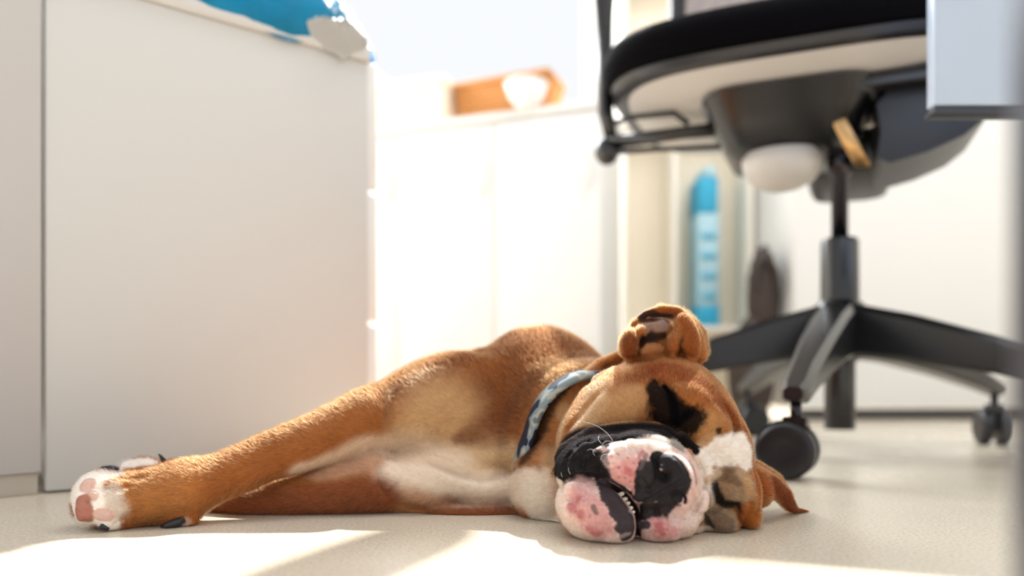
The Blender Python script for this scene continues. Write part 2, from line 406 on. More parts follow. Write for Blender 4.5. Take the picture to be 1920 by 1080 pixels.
# mechanism housing: tapered tub
bm = bmesh.new(); prev = None
for w, l, z, oy in ((.065, .06, .426, .0), (.085, .09, .437, .0), (.102, .12, .47, .0), (.118, .15, .500, .0)):
    ring = [bm.verts.new(MS @ Vector((x-.012, y+oy-.02, z))) for x, y in outline(w, l, 5, 40)]
    if prev:
        for k in range(40): bm.faces.new((prev[k], prev[(k+1) % 40], ring[(k+1) % 40], ring[k]))
    else: bm.faces.new(ring)
    prev = ring
bm.faces.new(prev); fin('tilt_mechanism', bm, M_blk, ch, smooth=True).data.set_sharp_from_angle(angle=.7)
cpart('mounting_plate', [((.065, -.005, .493), (.33, .29, .018))], M_blk)
# pale bowl shaped cover under the mechanism
bm = bmesh.new(); lathe(bm, [(.006, .390), (.026, .393), (.044, .403), (.054, .418), (.058, .440), (.050, .441)], c=MS @ Vector((-.020, -.055, -.008)), seg=32); fin('underside_cover', bm, M_pan, ch, smooth=True)
cpart('side_bracket', [((.115, .02, .500), (.012, .16, .05)), ((.145, .02, .512), (.010, .14, .03)), ((.175, -.03, .500), (.030, .015, .055)), ((.10, .1, .48), (.05, .02, .03))], M_blk)
cpart('spring_plate', [((.165, .03, .505), (.018, .10, .006)), ((.13, -.06, .485), (.02, .012, .045))], M_brs, .001)
bm = bmesh.new(); tube(bm, [MS @ Vector(p) for p in ((.05, -.03, .475), (.14, -.045, .474), (.26, -.05, .47))], [.010, .009, .009], 14); fin('tension_rod', bm, M_chr, ch, smooth=True)
bm = bmesh.new(); tube(bm, [MS @ Vector(p) for p in ((.24, -.05, .47), (.262, -.05, .47), (.30, -.052, .468), (.305, -.052, .468))], [.012, .018, .018, .012], 18); fin('tension_knob', bm, M_blk, ch, smooth=True)
# curved back support: from the mechanism out to the rear and up
def sweep(name, pts, wid, thk, m, smooth=True):
    bm = bmesh.new(); prev = None; pts = [MS @ Vector(p) for p in pts]; side = (MS.to_3x3() @ Vector((1, 0, 0)))
    for i, p in enumerate(pts):
        t = (pts[min(i+1, len(pts)-1)]-pts[max(i-1, 0)]).normalized(); n = t.cross(side).normalized()
        w, h = wid[i], thk[i]; K = 16
        ring = [bm.verts.new(p+side*w*math.copysign(abs(math.cos(a))**.5, math.cos(a))+n*h*math.copysign(abs(math.sin(a))**.5, math.sin(a))) for a in [2*math.pi*(k+.5)/K for k in range(K)]]
        if prev:
            for k in range(K): bm.faces.new((prev[k], prev[(k+1) % K], ring[(k+1) % K], ring[k]))
        else: bm.faces.new(ring)
        prev = ring
    bm.faces.new(prev); return fin(name, bm, m, ch, smooth=smooth)
sweep('back_support', [(.04, .02, .468), (.07, .10, .445), (.08, .20, .438), (.075, .29, .47), (.05, .335, .56), (.02, .345, .68), (0, .340, .80)], [.05, .055, .06, .06, .05, .04, .03], [.02, .022, .024, .026, .022, .016, .012], M_blk2)
# side shell of the tilt unit, right of the column
bm = bmesh.new(); MT = MS @ Matrix.Rotation(math.pi/2, 4, 'X')
prism(bm, [(.100, .400), (.115, .390), (.16, .400), (.20, .416), (.225, .436), (.240, .462), (.250, .488), (.12, .492), (.100, .470), (.105, .43)], -.03, .12, MT)
fin('tilt_shell', bm, M_blk2, ch, smooth=True, bevel=.008, seg=3)
sweep('torsion_spring', [(.045, -.10, .500), (.052, -.115, .46), (.070, -.115, .42), (.085, -.10, .395)], [.010]*4, [.006]*4, M_brs)
# levers on the left: arm support bar plus thin frame
def ctube(name, pts, r, m, seg=14, flat=1.0, parent=None):
    bm = bmesh.new(); tube(bm, [MS @ Vector(p) for p in pts], r, seg, flat); return fin(name, bm, m, parent or ch, smooth=True)
for s in (-1, 1):
    y0 = -.08
    sp = ctube('armrest_post', [(s*.270, y0, .485), (s*.278, y0, .52), (s*.280, y0, .60), (s*.280, y0, .70), (s*.280, y0, .895)], [.012, .015, .0155, .016, .016], M_blk, 16, .8)
    ctube('support_bar', [(s*.07, y0+.02, .480), (s*.16, y0+.005, .478), (s*.272, y0, .474)], [.013, .012, .014], M_blk, 14, .8, sp)
    bm = bmesh.new(); bmesh.ops.create_icosphere(bm, subdivisions=3, radius=.019, matrix=MS @ Matrix.Translation((s*.276, y0, .462)) @ Matrix.Diagonal((1, 1, 1.15, 1))); fin('adjusting_knob', bm, M_blk, sp, smooth=True)
    ctube('guide_rail', [(s*.262, y0-.01, .500), (s*.235, y0-.012, .506), (s*.17, y0-.012, .503), (s*.15, y0-.01, .486)], .0045, M_blk, 8, 1, sp)
    bm = bmesh.new(); prev = None
    pad = [bm.verts.new(MS @ Vector((x+s*.280, y+y0+.02, .865))) for x, y in outline(.042, .12, 3, 40)]
    pad2 = [bm.verts.new(MS @ Vector((x*.92+s*.280, y*.96+y0+.02, .892))) for x, y in outline(.042, .12, 3, 40)]
    for k in range(40): bm.faces.new((pad[k], pad[(k+1) % 40], pad2[(k+1) % 40], pad2[k]))
    bm.faces.new(pad); bm.faces.new(pad2); fin('armrest_pad', bm, M_blk2, ch, smooth=True, bevel=.004)
# height lever
ctube('height_lever', [(-.10, -.02, .466), (-.20, -.06, .462), (-.262, -.09, .456)], [.004, .004, .0045], M_gas, 8)
# back frame + mesh: slightly curved panel
bm = bmesh.new(); N = 40; pts = []
for k in range(N+1):
    t = 2*math.pi*k/N; c, s = math.cos(t), math.sin(t)
    x = .225*math.copysign(abs(c)**.45, c); z = .90+.27*math.copysign(abs(s)**.45, s)
    pts.append(MS @ Vector((x, .30-.35*x*x*2+.08*(z-.9), z)))
tube(bm, pts[:-1]+[pts[0]], .016, 12, caps=False); fin('back_frame', bm, M_blk2, ch, smooth=True)
M_mesh = bpy.data.materials.new('woven_mesh_back'); M_mesh.use_nodes = True; nt = M_mesh.node_tree; b = nt.nodes['Principled BSDF']
b.inputs['Base Color'].default_value = lin(150, 140, 142); b.inputs['Roughness'].default_value = .8
tc = nt.nodes.new('ShaderNodeTexCoord'); vo = nt.nodes.new('ShaderNodeTexVoronoi'); vo.inputs['Scale'].default_value = 220; vo.inputs['Randomness'].default_value = .1
nt.links.new(tc.outputs['Object'], vo.inputs['Vector']); mt = nt.nodes.new('ShaderNodeMath'); mt.operation = 'GREATER_THAN'; mt.inputs[1].default_value = .30
nt.links.new(vo.outputs['Distance'], mt.inputs[0]); mm = nt.nodes.new('ShaderNodeMath'); mm.operation = 'MULTIPLY_ADD'; mm.inputs[1].default_value = .45; mm.inputs[2].default_value = .5
nt.links.new(mt.outputs[0], mm.inputs[0]); nt.links.new(mm.outputs[0], b.inputs['Alpha'])
bm = bmesh.new(); g = []
for i in range(25):
    row = []
    for j in range(25):
        x = -.22+.44*i/24; z = .64+.52*j/24
        row.append(bm.verts.new(MS @ Vector((x, .30-.7*x*x+.08*(z-.9), z))))
    g.append(row)
for i in range(24):
    for j in range(24): bm.faces.new((g[i][j], g[i+1][j], g[i+1][j+1], g[i][j+1]))
fin('back_mesh', bm, M_mesh, ch, smooth=True)


# ------------------------------------------------------------------ the dog: one distance field -> one continuous skin
RES = 1.0
def axis(segs):
    out = [segs[0][0]]
    for a, b_, h in segs:
        n = max(2, int(round((b_-a)/(h*RES)))); out += list(np.linspace(a, b_, n+1)[1:])
    return np.array(out, dtype=np.float32)
GX = axis([(-.315, -.235, .0013), (-.235, .0, .0020), (.0, .025, .0014), (.025, .165, .00080), (.165, .245, .0013)])
GY = axis([(.445, .540, .00085), (.540, .62, .0013), (.62, .72, .0028), (.72, 1.12, .0055)])
GZ = axis([(-.006, .122, .00085), (.122, .166, .0015)])
D = np.full((len(GX), len(GY), len(GZ)), .05, dtype=np.float32)
def box(lo, hi):
    i = [slice(max(0, int(np.searchsorted(g, l))-1), min(len(g), int(np.searchsorted(g, h))+1)) for g, l, h in zip((GX, GY, GZ), lo, hi)]
    return tuple(i), GX[i[0]][:, None, None], GY[i[1]][None, :, None], GZ[i[2]][None, None, :]
def blend(i, d, k, sub=False):
    A = D[i]
    if sub: d = -d; h = np.clip(.5-.5*(A-d)/k, 0, 1); D[i] = A*(1-h)+d*h+k*h*(1-h)
    else: h = np.clip(.5+.5*(A-d)/k, 0, 1); D[i] = A*(1-h)+d*h-k*h*(1-h)
def E(px, py, Y, rx, ry, rz, ang=0, k=.008, sub=False, yaw=0, pitch=0):
    """ellipsoid: centre from pixel+distance, rx/ry in pixels at that distance turned by ang (clockwise), rz in metres"""
    c = P(px, py, Y); s = Y/F; r = np.array([rx*s, rz, ry*s])
    R = (Matrix.Rotation(math.radians(ang), 3, 'Y') @ Matrix.Rotation(math.radians(yaw), 3, 'Z') @ Matrix.Rotation(math.radians(pitch), 3, 'X'))
    R = np.array(R); ext = np.sqrt(((R*r)**2).sum(1))+k+.008
    i, X, Yg, Z = box(c-ext, c+ext)
    x, y, z = X-c[0], Yg-c[1], Z-c[2]
    q = [R[0, a]*x+R[1, a]*y+R[2, a]*z for a in range(3)]
    k0 = np.sqrt((q[0]/r[0])**2+(q[1]/r[1])**2+(q[2]/r[2])**2); k1 = np.sqrt((q[0]/r[0]**2)**2+(q[1]/r[1]**2)**2+(q[2]/r[2]**2)**2)+1e-9
    blend(i, (k0*(k0-1)/k1).astype(np.float32), k, sub)
def segd(X, Yg, Z, a, b_):
    ab = b_-a; L = float(ab@ab)+1e-12
    h = np.clip(((X-a[0])*ab[0]+(Yg-a[1])*ab[1]+(Z-a[2])*ab[2])/L, 0, 1)
    return np.sqrt((X-a[0]-ab[0]*h)**2+(Yg-a[1]-ab[1]*h)**2+(Z-a[2]-ab[2]*h)**2), h
def Cp(pts, k=.008, sub=False):
    """chain of round cones, points (px, py, Y, radius px)"""
    q = [(P(a, b_, c), r*c/F) for a, b_, c, r in pts]
    lo = np.min([p-r for p, r in q], 0)-k-.008; hi = np.max([p+r for p, r in q], 0)+k+.008
    i, X, Yg, Z = box(lo, hi); best = None
    for (a, ra), (b_, rb) in zip(q, q[1:]):
        dd, h = segd(X, Yg, Z, a, b_); dd = dd-(ra+(rb-ra)*h)
        best = dd if best is None else np.minimum(best, dd)
    blend(i, best.astype(np.float32), k, sub)
def sample(p):
    out = []
    for g, v in zip((GX, GY, GZ), p.T):
        j = np.clip(np.searchsorted(g, v)-1, 0, len(g)-2); out.append((j, np.clip((v-g[j])/(g[j+1]-g[j]), 0, 1)))
    r = 0
    for a in (0, 1):
        for b_ in (0, 1):
            for c in (0, 1):
                w = (out[0][1] if a else 1-out[0][1])*(out[1][1] if b_ else 1-out[1][1])*(out[2][1] if c else 1-out[2][1])
                r = r+w*D[out[0][0]+a, out[1][0]+b_, out[2][0]+c]
    return r
_ys = np.arange(.446, 1.1, .0008)
def surf(px, py, default=.55):
    """first point of the skin seen along a pixel's ray, as a 3-D point"""
    pts = np.stack([(px-960)*_ys/F, _ys, CH-(py-HZ)*_ys/F], 1)
    ok = (pts[:, 2] > GZ[0]) & (pts[:, 0] > GX[0]) & (pts[:, 0] < GX[-1]) & (pts[:, 2] < GZ[-1])
    v = np.where(ok, sample(pts), 1); j = np.argmax(v < 0)
    if v[j] >= 0: j = int(np.argmin(np.abs(v))) if v.min() < .004 else int(np.searchsorted(_ys, default))
    return pts[j]
def dens(path, n=None):
    """resample a pixel path as a smooth curve"""
    q = np.array(path, float)
    if len(q) < 3: t = np.linspace(0, 1, n or 6)[:, None]; return q[0]*(1-t)+q[-1]*t
    out = []; m = 6
    for i in range(len(q)-1):
        p0, p1, p2, p3 = q[max(i-1, 0)], q[i], q[i+1], q[min(i+2, len(q)-1)]
        for t in np.arange(m)/m: out.append(.5*((2*p1)+(-p0+p2)*t+(2*p0-5*p1+4*p2-p3)*t*t+(-p0+3*p1-3*p2+p3)*t**3))
    out.append(q[-1]); return np.array(out)
def groove(path, w, depth, into=0.0):
    depth = depth*1.25 if depth > 0 else depth*1.1
    """press (depth>0) or raise (depth<0) a line across the skin, w px wide, depth in mm"""
    q = dens(path); pts = [surf(a[0], a[1]) for a in q]
    pts = [p+np.array([0, into, 0]) for p in pts]; ww = w*np.mean([p[1] for p in pts])/F; n = len(pts)
    lo = np.min(pts, 0)-3*ww; hi = np.max(pts, 0)+3*ww; i, X, Yg, Z = box(lo, hi); best = None; tt = None
    for m_, (a, b_) in enumerate(zip(pts, pts[1:])):
        if abs(a[1]-b_[1]) > .03: continue
        dd, h = segd(X, Yg, Z, a, b_); t = (m_+h)/(n-1)
        if best is None: best, tt = dd, t
        else: tt = np.where(dd < best, t, tt); best = np.minimum(best, dd)
    if best is None: return
    fade = np.clip(np.minimum(tt, 1-tt)*5+.25, 0, 1)
    D[i] += (depth*.001*fade*np.exp(-(best/ww)**2)).astype(np.float32)

# --- trunk
def EW(c, r, k=.02, R=None):
    c = np.array(c, float); r = np.array(r, float); ext = r*1.0+k+.01
    i, X, Yg, Z = box(c-ext, c+ext); x, y, z = X-c[0], Yg-c[1], Z-c[2]
    k0 = np.sqrt((x/r[0])**2+(y/r[1])**2+(z/r[2])**2); k1 = np.sqrt((x/r[0]**2)**2+(y/r[1]**2)**2+(z/r[2]**2)**2)+1e-9
    blend(i, (k0*(k0-1)/k1).astype(np.float32), k)
def CW(pts, k=.015):
    lo = np.min([np.array(p[:3])-p[3] for p in pts], 0)-k-.01; hi = np.max([np.array(p[:3])+p[3] for p in pts], 0)+k+.01
    i, X, Yg, Z = box(lo, hi); best = None
    for a, b_ in zip(pts, pts[1:]):
        dd, h = segd(X, Yg, Z, np.array(a[:3]), np.array(b_[:3])); dd = dd-(a[3]+(b_[3]-a[3])*h)
        best = dd if best is None else np.minimum(best, dd)
    blend(i, best.astype(np.float32), k)
E(1010, 800, .700, 150, 190, .085, 0, .02)                      # shoulder and chest block
E(900, 820, .665, 165, 130, .055, -28, .03)                    # near chest side
EW((.035, .79, .070), (.088, .13, .075), .03)                   # ribcage
EW((.050, .92, .060), (.070, .11, .060), .03)                   # loin
EW((.055, 1.0, .062), (.072, .075, .060), .03)                   # rump
CW([(.03, 1.0, .05, .045), (-.03, .97, .035, .032), (-.055, 1.03, .022, .017), (-.085, 1.07, .014, .012)], .02)  # upper hind leg
CW([(.05, 1.0, .03, .04), (.0, .93, .028, .027), (-.035, .985, .016, .014), (-.06, 1.0, .012, .012)], .015)       # lower hind leg
CW([(.08, 1.06, .05, .016), (.10, 1.085, .045, .010), (.115, 1.09, .042, .006)], .01)                                # short tail
# --- chest, brisket, upper fore leg, elbow
E(815, 745, .655, 130, 75, .045, -24, .02)
E(760, 775, .635, 85, 60, .035, -22, .018)
Cp([(745, 785, .630, 60), (690, 787, .610, 60), (600, 822, .590, 50), (500, 857, .575, 44), (420, 892, .560, 43), (350, 915, .548, 48)], .012)
Cp([(350, 915, .548, 50), (290, 930, .540, 52), (230, 944, .534, 46)], .010)
E(850, 880, .628, 110, 52, .040, 6, .012)                       # pale fold of the breast
E(905, 905, .615, 95, 38, .030, 6, .006)
E(930, 840, .640, 75, 52, .040, 10, .010)
E(790, 905, .605, 75, 50, .028, 8, .010)
E(890, 962, .602, 150, 24, .028, 0, .006)                       # shoulder that lies on the floor
Cp([(820, 925, .610, 44), (735, 912, .602, 56), (700, 908, .598, 58), (640, 918, .593, 50), (560, 932, .588, 38), (470, 945, .590, 32), (380, 938, .605, 31)], .005)
E(640, 862, .618, 110, 34, .020, -20, .010)
E(702, 872, .598, 20, 18, .012, 10, .010)
Cp([(380, 938, .605, 31), (320, 910, .615, 36), (270, 898, .615, 40)], .010)
# far paw toes
for x, y, yy, r in ((225, 888, .606, 24), (222, 905, .618, 24), (232, 915, .590, 22)): Cp([(270, 896, .612, 26), (x, y, yy, r)], .004)
E(320, 875, .610, 16, 12, .010, -10, .004)
# near paw toes: four toes that curl to the left, pads outward
for a in (((245, 912, .542, 28), (185, 913, .538, 23)), ((235, 925, .530, 30), (178, 925, .526, 30)), ((240, 945, .526, 30), (180, 950, .520, 32)), ((250, 960, .534, 30), (208, 972, .520, 24))): Cp(list(a), .0035)
E(180, 935, .530, 38, 52, .018, 8, .006)
Cp([(320, 960, .540, 28), (352, 972, .538, 20)], .006)          # carpal pad side
# --- neck and throat
Cp([(1030, 790, .670, 148), (1088, 803, .634, 132), (1150, 815, .606, 108)], .016)
E(1040, 905, .590, 80, 82, .042, -10, .010)
E(1020, 925, .578, 55, 55, .030, 0, .008)
Cp([(1030, 985, .560, 20), (1090, 992, .540, 22)], .006)
# collar: the loop where a plane cuts the neck
cp = np.array([surf(x, y) for x, y in ((1085, 700), (1050, 719), (1018, 747), (993, 787), (975, 832), (968, 866))])
cm = cp.mean(0); u_, s_, vt = np.linalg.svd(cp-cm); nrm_ = vt[2]
nrm_ = nrm_ if nrm_[0] > 0 else -nrm_
ctr = cm+np.array([.040, .062, -.006]); ctr -= nrm_*((ctr-cm)@nrm_)
e1 = vt[0]-nrm_*(vt[0]@nrm_); e1 /= np.linalg.norm(e1); e2 = np.cross(nrm_, e1)
NC = 96; rr = np.linspace(.01, .16, 300); loop = []
for k in range(NC):
    a = 2*math.pi*k/NC; dr_ = e1*math.cos(a)+e2*math.sin(a); q = ctr+rr[:, None]*dr_
    v_ = sample(q); j = np.argmax(v_ > 0) if (v_ > 0).any() else 299; loop.append(rr[j])
loop = np.array(loop); loop = np.minimum(loop, np.median(loop)*1.5)
for _ in range(6): loop = (np.roll(loop, 1)+loop*2+np.roll(loop, -1))/4
Cp([(1165, 668, .600, 12), (1128, 688, .598, 16), (1092, 722, .594, 18), (1066, 775, .586, 19), (1050, 840, .580, 18)], .004)
# --- skull
E(1255, 800, .590, 150, 118, .062, 62, .006)
E(1300, 800, .560, 120, 80, .045, 62, .012)
E(1172, 772, .565, 100, 86, .040, -24, .007)
E(1104, 826, .560, 60, 84, .034, 14, .006)
E(1340, 840, .550, 68, 62, .038, 60, .010)
E(1350, 910, .545, 62, 75, .038, 0, .008)
E(1230, 950, .545, 130, 60, .045, 0, .010)
E(1385, 945, .556, 34, 50, .028, 0, .006)
# --- muzzle
E(1185, 885, .520, 128, 76, .038, 14, .006)
E(1090, 878, .522, 52, 46, .030, -25, .006)
E(1175, 872, .498, 72, 48, .026, 20, .006)
E(1215, 850, .502, 62, 42, .024, 15, .006)
E(1232, 975, .500, 55, 44, .028, -8, .0035)                     # lower upper-lip
E(1272, 968, .502, 36, 40, .022, 0, .004)
E(1113, 952, .508, 72, 62, .042, 18, .0025)                     # chin
E(1150, 975, .498, 46, 46, .030, 30, .004)
E(1258, 902, .490, 52, 62, .022, -28, .004)                     # nose block
E(1222, 925, .488, 34, 34, .016, 0, .004)                       # lip beside the nose
E(1213, 890, .489, 24, 32, .014, 0, .003)
Cp([(1190, 822, .506, 15), (1235, 822, .502, 16), (1275, 842, .498, 13), (1301, 878, .496, 10), (1309, 905, .497, 9), (1300, 928, .498, 9), (1288, 950, .500, 10)], .003)
# roll of dark skin over the muzzle
Cp([(1046, 880, .532, 15), (1062, 846, .528, 16), (1108, 815, .522, 15), (1170, 805, .516, 14), (1228, 806, .510, 14), (1275, 822, .508, 14), (1300, 848, .510, 12)], .003)
Cp([(1074, 878, .503, 11), (1082, 850, .500, 12), (1118, 834, .497, 12), (1150, 824, .497, 8)], .002)
# white roll right of the nose, and the folds of the lower eye
Cp([(1306, 850, .514, 16), (1322, 880, .514, 22), (1330, 915, .516, 22), (1318, 950, .512, 20), (1300, 985, .510, 18)], .004)
E(1308, 945, .502, 20, 34, .014, 12, .003)
E(1365, 899, .527, 42, 27, .022, 14, .007)
E(1400, 922, .532, 22, 46, .020, -4, .004)
E(1343, 972, .528, 42, 29, .022, 22, .006)
E(1400, 965, .536, 22, 28, .020, 0, .004)
Cp([(1270, 1000, .525, 16), (1325, 992, .530, 14)], .003)
# --- upper ear
E(1240, 650, .585, 78, 52, .014, 0, .005)
E(1245, 618, .590, 62, 42, .007, -8, .004)
Cp([(1314, 668, .574, 12), (1310, 636, .575, 10), (1296, 604, .576, 9), (1270, 583, .577, 8), (1240, 579, .579, 7), (1210, 589, .581, 6), (1188, 608, .581, 6)], .003)
E(1288, 632, .569, 22, 46, .010, -14, .004)
E(1262, 648, .566, 16, 34, .008, 28, .003)
E(1180, 648, .570, 19, 32, .011, 4, .004)
E(1228, 616, .578, 34, 20, .008, -6, .003)
E(1200, 628, .572, 12, 20, .007, 20, .003)
E(1218, 660, .568, 26, 16, .010, -5, .003)
E(1222, 597, .570, 34, 9, .008, -12, .0015, sub=True)
E(1205, 640, .568, 5, 14, .006, 0, .002, sub=True)
E(1250, 650, .562, 5, 18, .006, 10, .002, sub=True)
Cp([(1320, 660, .588, 10), (1316, 622, .592, 7), (1304, 606, .594, 5)], .003)
# --- lower ear
Cp([(1410, 905, .560, 34), (1440, 915, .566, 27), (1468, 930, .572, 17), (1482, 948, .578, 11), (1492, 958, .584, 7), (1517, 961, .592, 4)], .004)
Cp([(1412, 890, .575, 28), (1445, 905, .590, 22), (1475, 932, .600, 12), (1480, 955, .604, 6)], .005)
E(1444, 962, .562, 30, 24, .030, -20, .004, sub=True)
E(1425, 925, .556, 22, 26, .012, 0, .004)

# --- creases on the skin
G = groove
def B(px, py, rx, ry, prot, ang=0, k=.0012):
    """a lump sitting on the skin, standing out by prot millimetres"""
    p = surf(px, py); rz = max(min(rx, ry)*p[1]/F, .003); E(px, py, p[1]+rz-prot*.001, rx, ry, rz, ang, k)
B(1264, 893, 32, 46, 3.0, -28, .0018)
B(1213, 892, 20, 30, 3.2, 8)
B(1210, 926, 26, 17, 2.0, -20, .002)
B(1247, 957, 19, 17, 3.0)
B(1220, 966, 18, 14, 1.6)
B(1271, 937, 11, 10, 2.2, 0, .0008)
B(1246, 878, 9, 12, 1.6, -30, .0008)
for x, y, r, h in ((1150, 858, 13, 1.4), (1166, 842, 13, 1.6), (1186, 836, 14, 1.8), (1212, 838, 15, 1.6), (1172, 868, 14, 1.2), (1195, 862, 13, 1.2), (1186, 888, 16, 1.2), (1160, 884, 13, 1.0), (1140, 870, 11, 1.0)): B(x, y, r, r*.8, h, 30)
for x, y, r, h in ((1240, 990, 22, 1.4), (1268, 984, 17, 1.4), (1288, 966, 15, 1.6), (1282, 945, 11, 1.4), (1262, 1000, 14, 1.0)): B(x, y, r, r*.85, h, 30)
for x, y, r, h in ((1080, 925, 24, 1.2), (1075, 960, 22, 1.4), (1110, 985, 24, 1.4), (1140, 1000, 18, 1.0), (1100, 950, 18, .8)): B(x, y, r, r*.8, h, 40)
B(1240, 762, 20, 36, 2.2, -12, .004)                                      # closed lid
B(1297, 748, 20, 34, 3.0, -50, .005)                                      # brow
for x, y, rx, ry in ((165, 908, 11, 9), (172, 929, 12, 8), (155, 956, 13, 22), (196, 966, 16, 10)): B(x, y, rx, ry, 2.2)

G([(1238, 716), (1256, 735), (1268, 765), (1267, 800)], 6, 7.5)         # shut upper eye
G([(1266, 800), (1290, 778), (1308, 772)], 6, 3.0)
G([(1266, 800), (1275, 825), (1300, 845)], 7, 3.5)
G([(1222, 722), (1236, 760), (1248, 790)], 8, -2.5)
G([(1250, 700), (1278, 740), (1295, 765)], 10, -2.2)
G([(1175, 700), (1230, 690), (1290, 715), (1335, 760)], 16, -1.6)
G([(1355, 752), (1374, 785), (1378, 812), (1372, 830)], 6, 3.0)        # brow folds
G([(1330, 760), (1352, 782), (1366, 812)], 9, -2.2)
G([(1388, 775), (1398, 815)], 6, 2.0)
G([(1345, 803), (1350, 818)], 7, 2.2)
G([(1280, 850), (1320, 838), (1365, 822), (1400, 812)], 8, -1.0)
G([(1056, 812), (1078, 790), (1102, 762), (1120, 740)], 5, 4.5)        # fold down the cheek
G([(1070, 818), (1096, 792), (1120, 760), (1136, 742)], 7, -3.0)
G([(1036, 880), (1040, 815), (1074, 745), (1115, 708), (1158, 680)], 9, 6.0)        # neck fold under the head
G([(1060, 868), (1110, 838), (1180, 822), (1240, 826), (1290, 850)], 5, 3.0)
G([(1062, 902), (1060, 868), (1080, 838), (1120, 822)], 5, 4.0)
G([(1092, 880), (1098, 860), (1125, 848), (1140, 850)], 5, 3.5)
G([(1108, 884), (1128, 872)], 4, 2)
TEETH = [surf(x, y) for x, y in ((1166, 927), (1172, 937), (1177, 945), (1182, 954), (1186, 962))]
G([(1048, 905), (1085, 893), (1118, 897), (1150, 912), (1168, 926)], 4.5, 5.5)   # mouth
G([(1150, 913), (1166, 925), (1180, 940), (1191, 960)], 7, 9.0)
G([(1180, 940), (1193, 965), (1195, 1008)], 5, 8.0)
G([(1140, 918), (1158, 938), (1176, 962), (1184, 990)], 9, -2.0)             # lower lip
G([(1195, 947), (1227, 932), (1255, 915), (1281, 902)], 3.2, 3.6)            # philtrum
G([(1226, 849), (1230, 872), (1236, 893), (1243, 899)], 4.0, 4.0)
G([(1238, 886), (1245, 897), (1255, 889)], 6, 8.0)                          # nostrils
G([(1242, 866), (1252, 872), (1258, 884)], 6, 1.5)
G([(1257, 932), (1266, 925), (1278, 926), (1285, 934), (1283, 944)], 4, 6.5)
G([(1260, 940), (1268, 948), (1278, 949)], 4, 3.0)
G([(1203, 896), (1209, 910), (1219, 923)], 4, 2.4)
G([(1231, 944), (1232, 962), (1240, 974)], 4, 2.0)
G([(1264, 948), (1264, 962), (1258, 972)], 4, 1.6)
G([(1267, 856), (1281, 872), (1291, 892), (1295, 908), (1285, 926)], 4, 2.4)
G([(1262, 862), (1276, 880), (1282, 896)], 6, -1.3)
G([(1262, 908), (1272, 914)], 6, -1.0)
G([(1299, 918), (1304, 938), (1302, 965)], 4, 3.0)
G([(1310, 862), (1318, 890), (1318, 925), (1300, 960), (1285, 975)], 4, 3.0)
G([(1338, 905), (1345, 928), (1340, 955), (1312, 970)], 6, 5.0)          # lower eye
G([(1343, 940), (1360, 945), (1385, 950), (1388, 975)], 7, 6.0)
G([(1385, 905), (1392, 930), (1382, 958)], 5, 2.4)
G([(1320, 960), (1355, 950)], 5, 3)
G([(1412, 870), (1420, 905), (1424, 945), (1412, 972)], 5, 2.6)
for a in (((1150, 842), (1170, 862), (1180, 885)), ((1190, 835), (1200, 860), (1196, 880)), ((1140, 880), (1165, 872), (1185, 868)), ((1215, 832), (1225, 845)), ((1158, 895), (1180, 892))): G(list(a), 3.5, .9)
for a in (((1065, 930), (1085, 945), (1095, 965)), ((1100, 920), (1105, 945)), ((1080, 975), (1110, 985), (1140, 980)), ((1245, 985), (1265, 975), (1280, 985))): G(list(a), 4, .8)
G([(1160, 675), (1200, 672), (1250, 662), (1300, 668)], 6, 2.5)            # ear base
G([(1252, 625), (1248, 650), (1256, 672)], 5, 2.6)
G([(1195, 620), (1200, 645), (1196, 668)], 5, 2.4)
G([(1280, 622), (1276, 650), (1282, 672)], 6, 2.0)
G([(1215, 608), (1225, 622)], 4, 1.2)
G([(800, 866), (860, 888), (920, 900), (970, 878)], 7, 5.0)               # breast folds
G([(830, 930), (870, 944), (960, 948)], 7, 4.0)
G([(712, 866), (722, 910), (760, 945), (800, 952)], 7, 5.5)
G([(740, 862), (700, 846)], 7, 2.5)
G([(745, 720), (735, 760), (745, 800), (790, 850)], 16, 2.5)
G([(880, 822), (920, 836), (960, 832)], 14, 3.0)
G([(690, 722), (702, 716)], 9, -2.0)
G([(855, 652), (905, 660)], 14, 2.5)
G([(170, 915), (200, 914), (250, 912)], 5, 3.0)                          # between the toes
G([(160, 938), (185, 938)], 5, 2.0)
G([(215, 985), (240, 962), (260, 958)], 5, 2.0)
G([(205, 893), (240, 897), (280, 893)], 5, 4.0)
# --- the floor flattens everything
i_, X_, Y_, Z_ = box((-9, -9, -9), (9, 9, 9))
fl = np.broadcast_to((.0006-Z_).astype(np.float32), D.shape)
D[:] = np.maximum(D, fl)

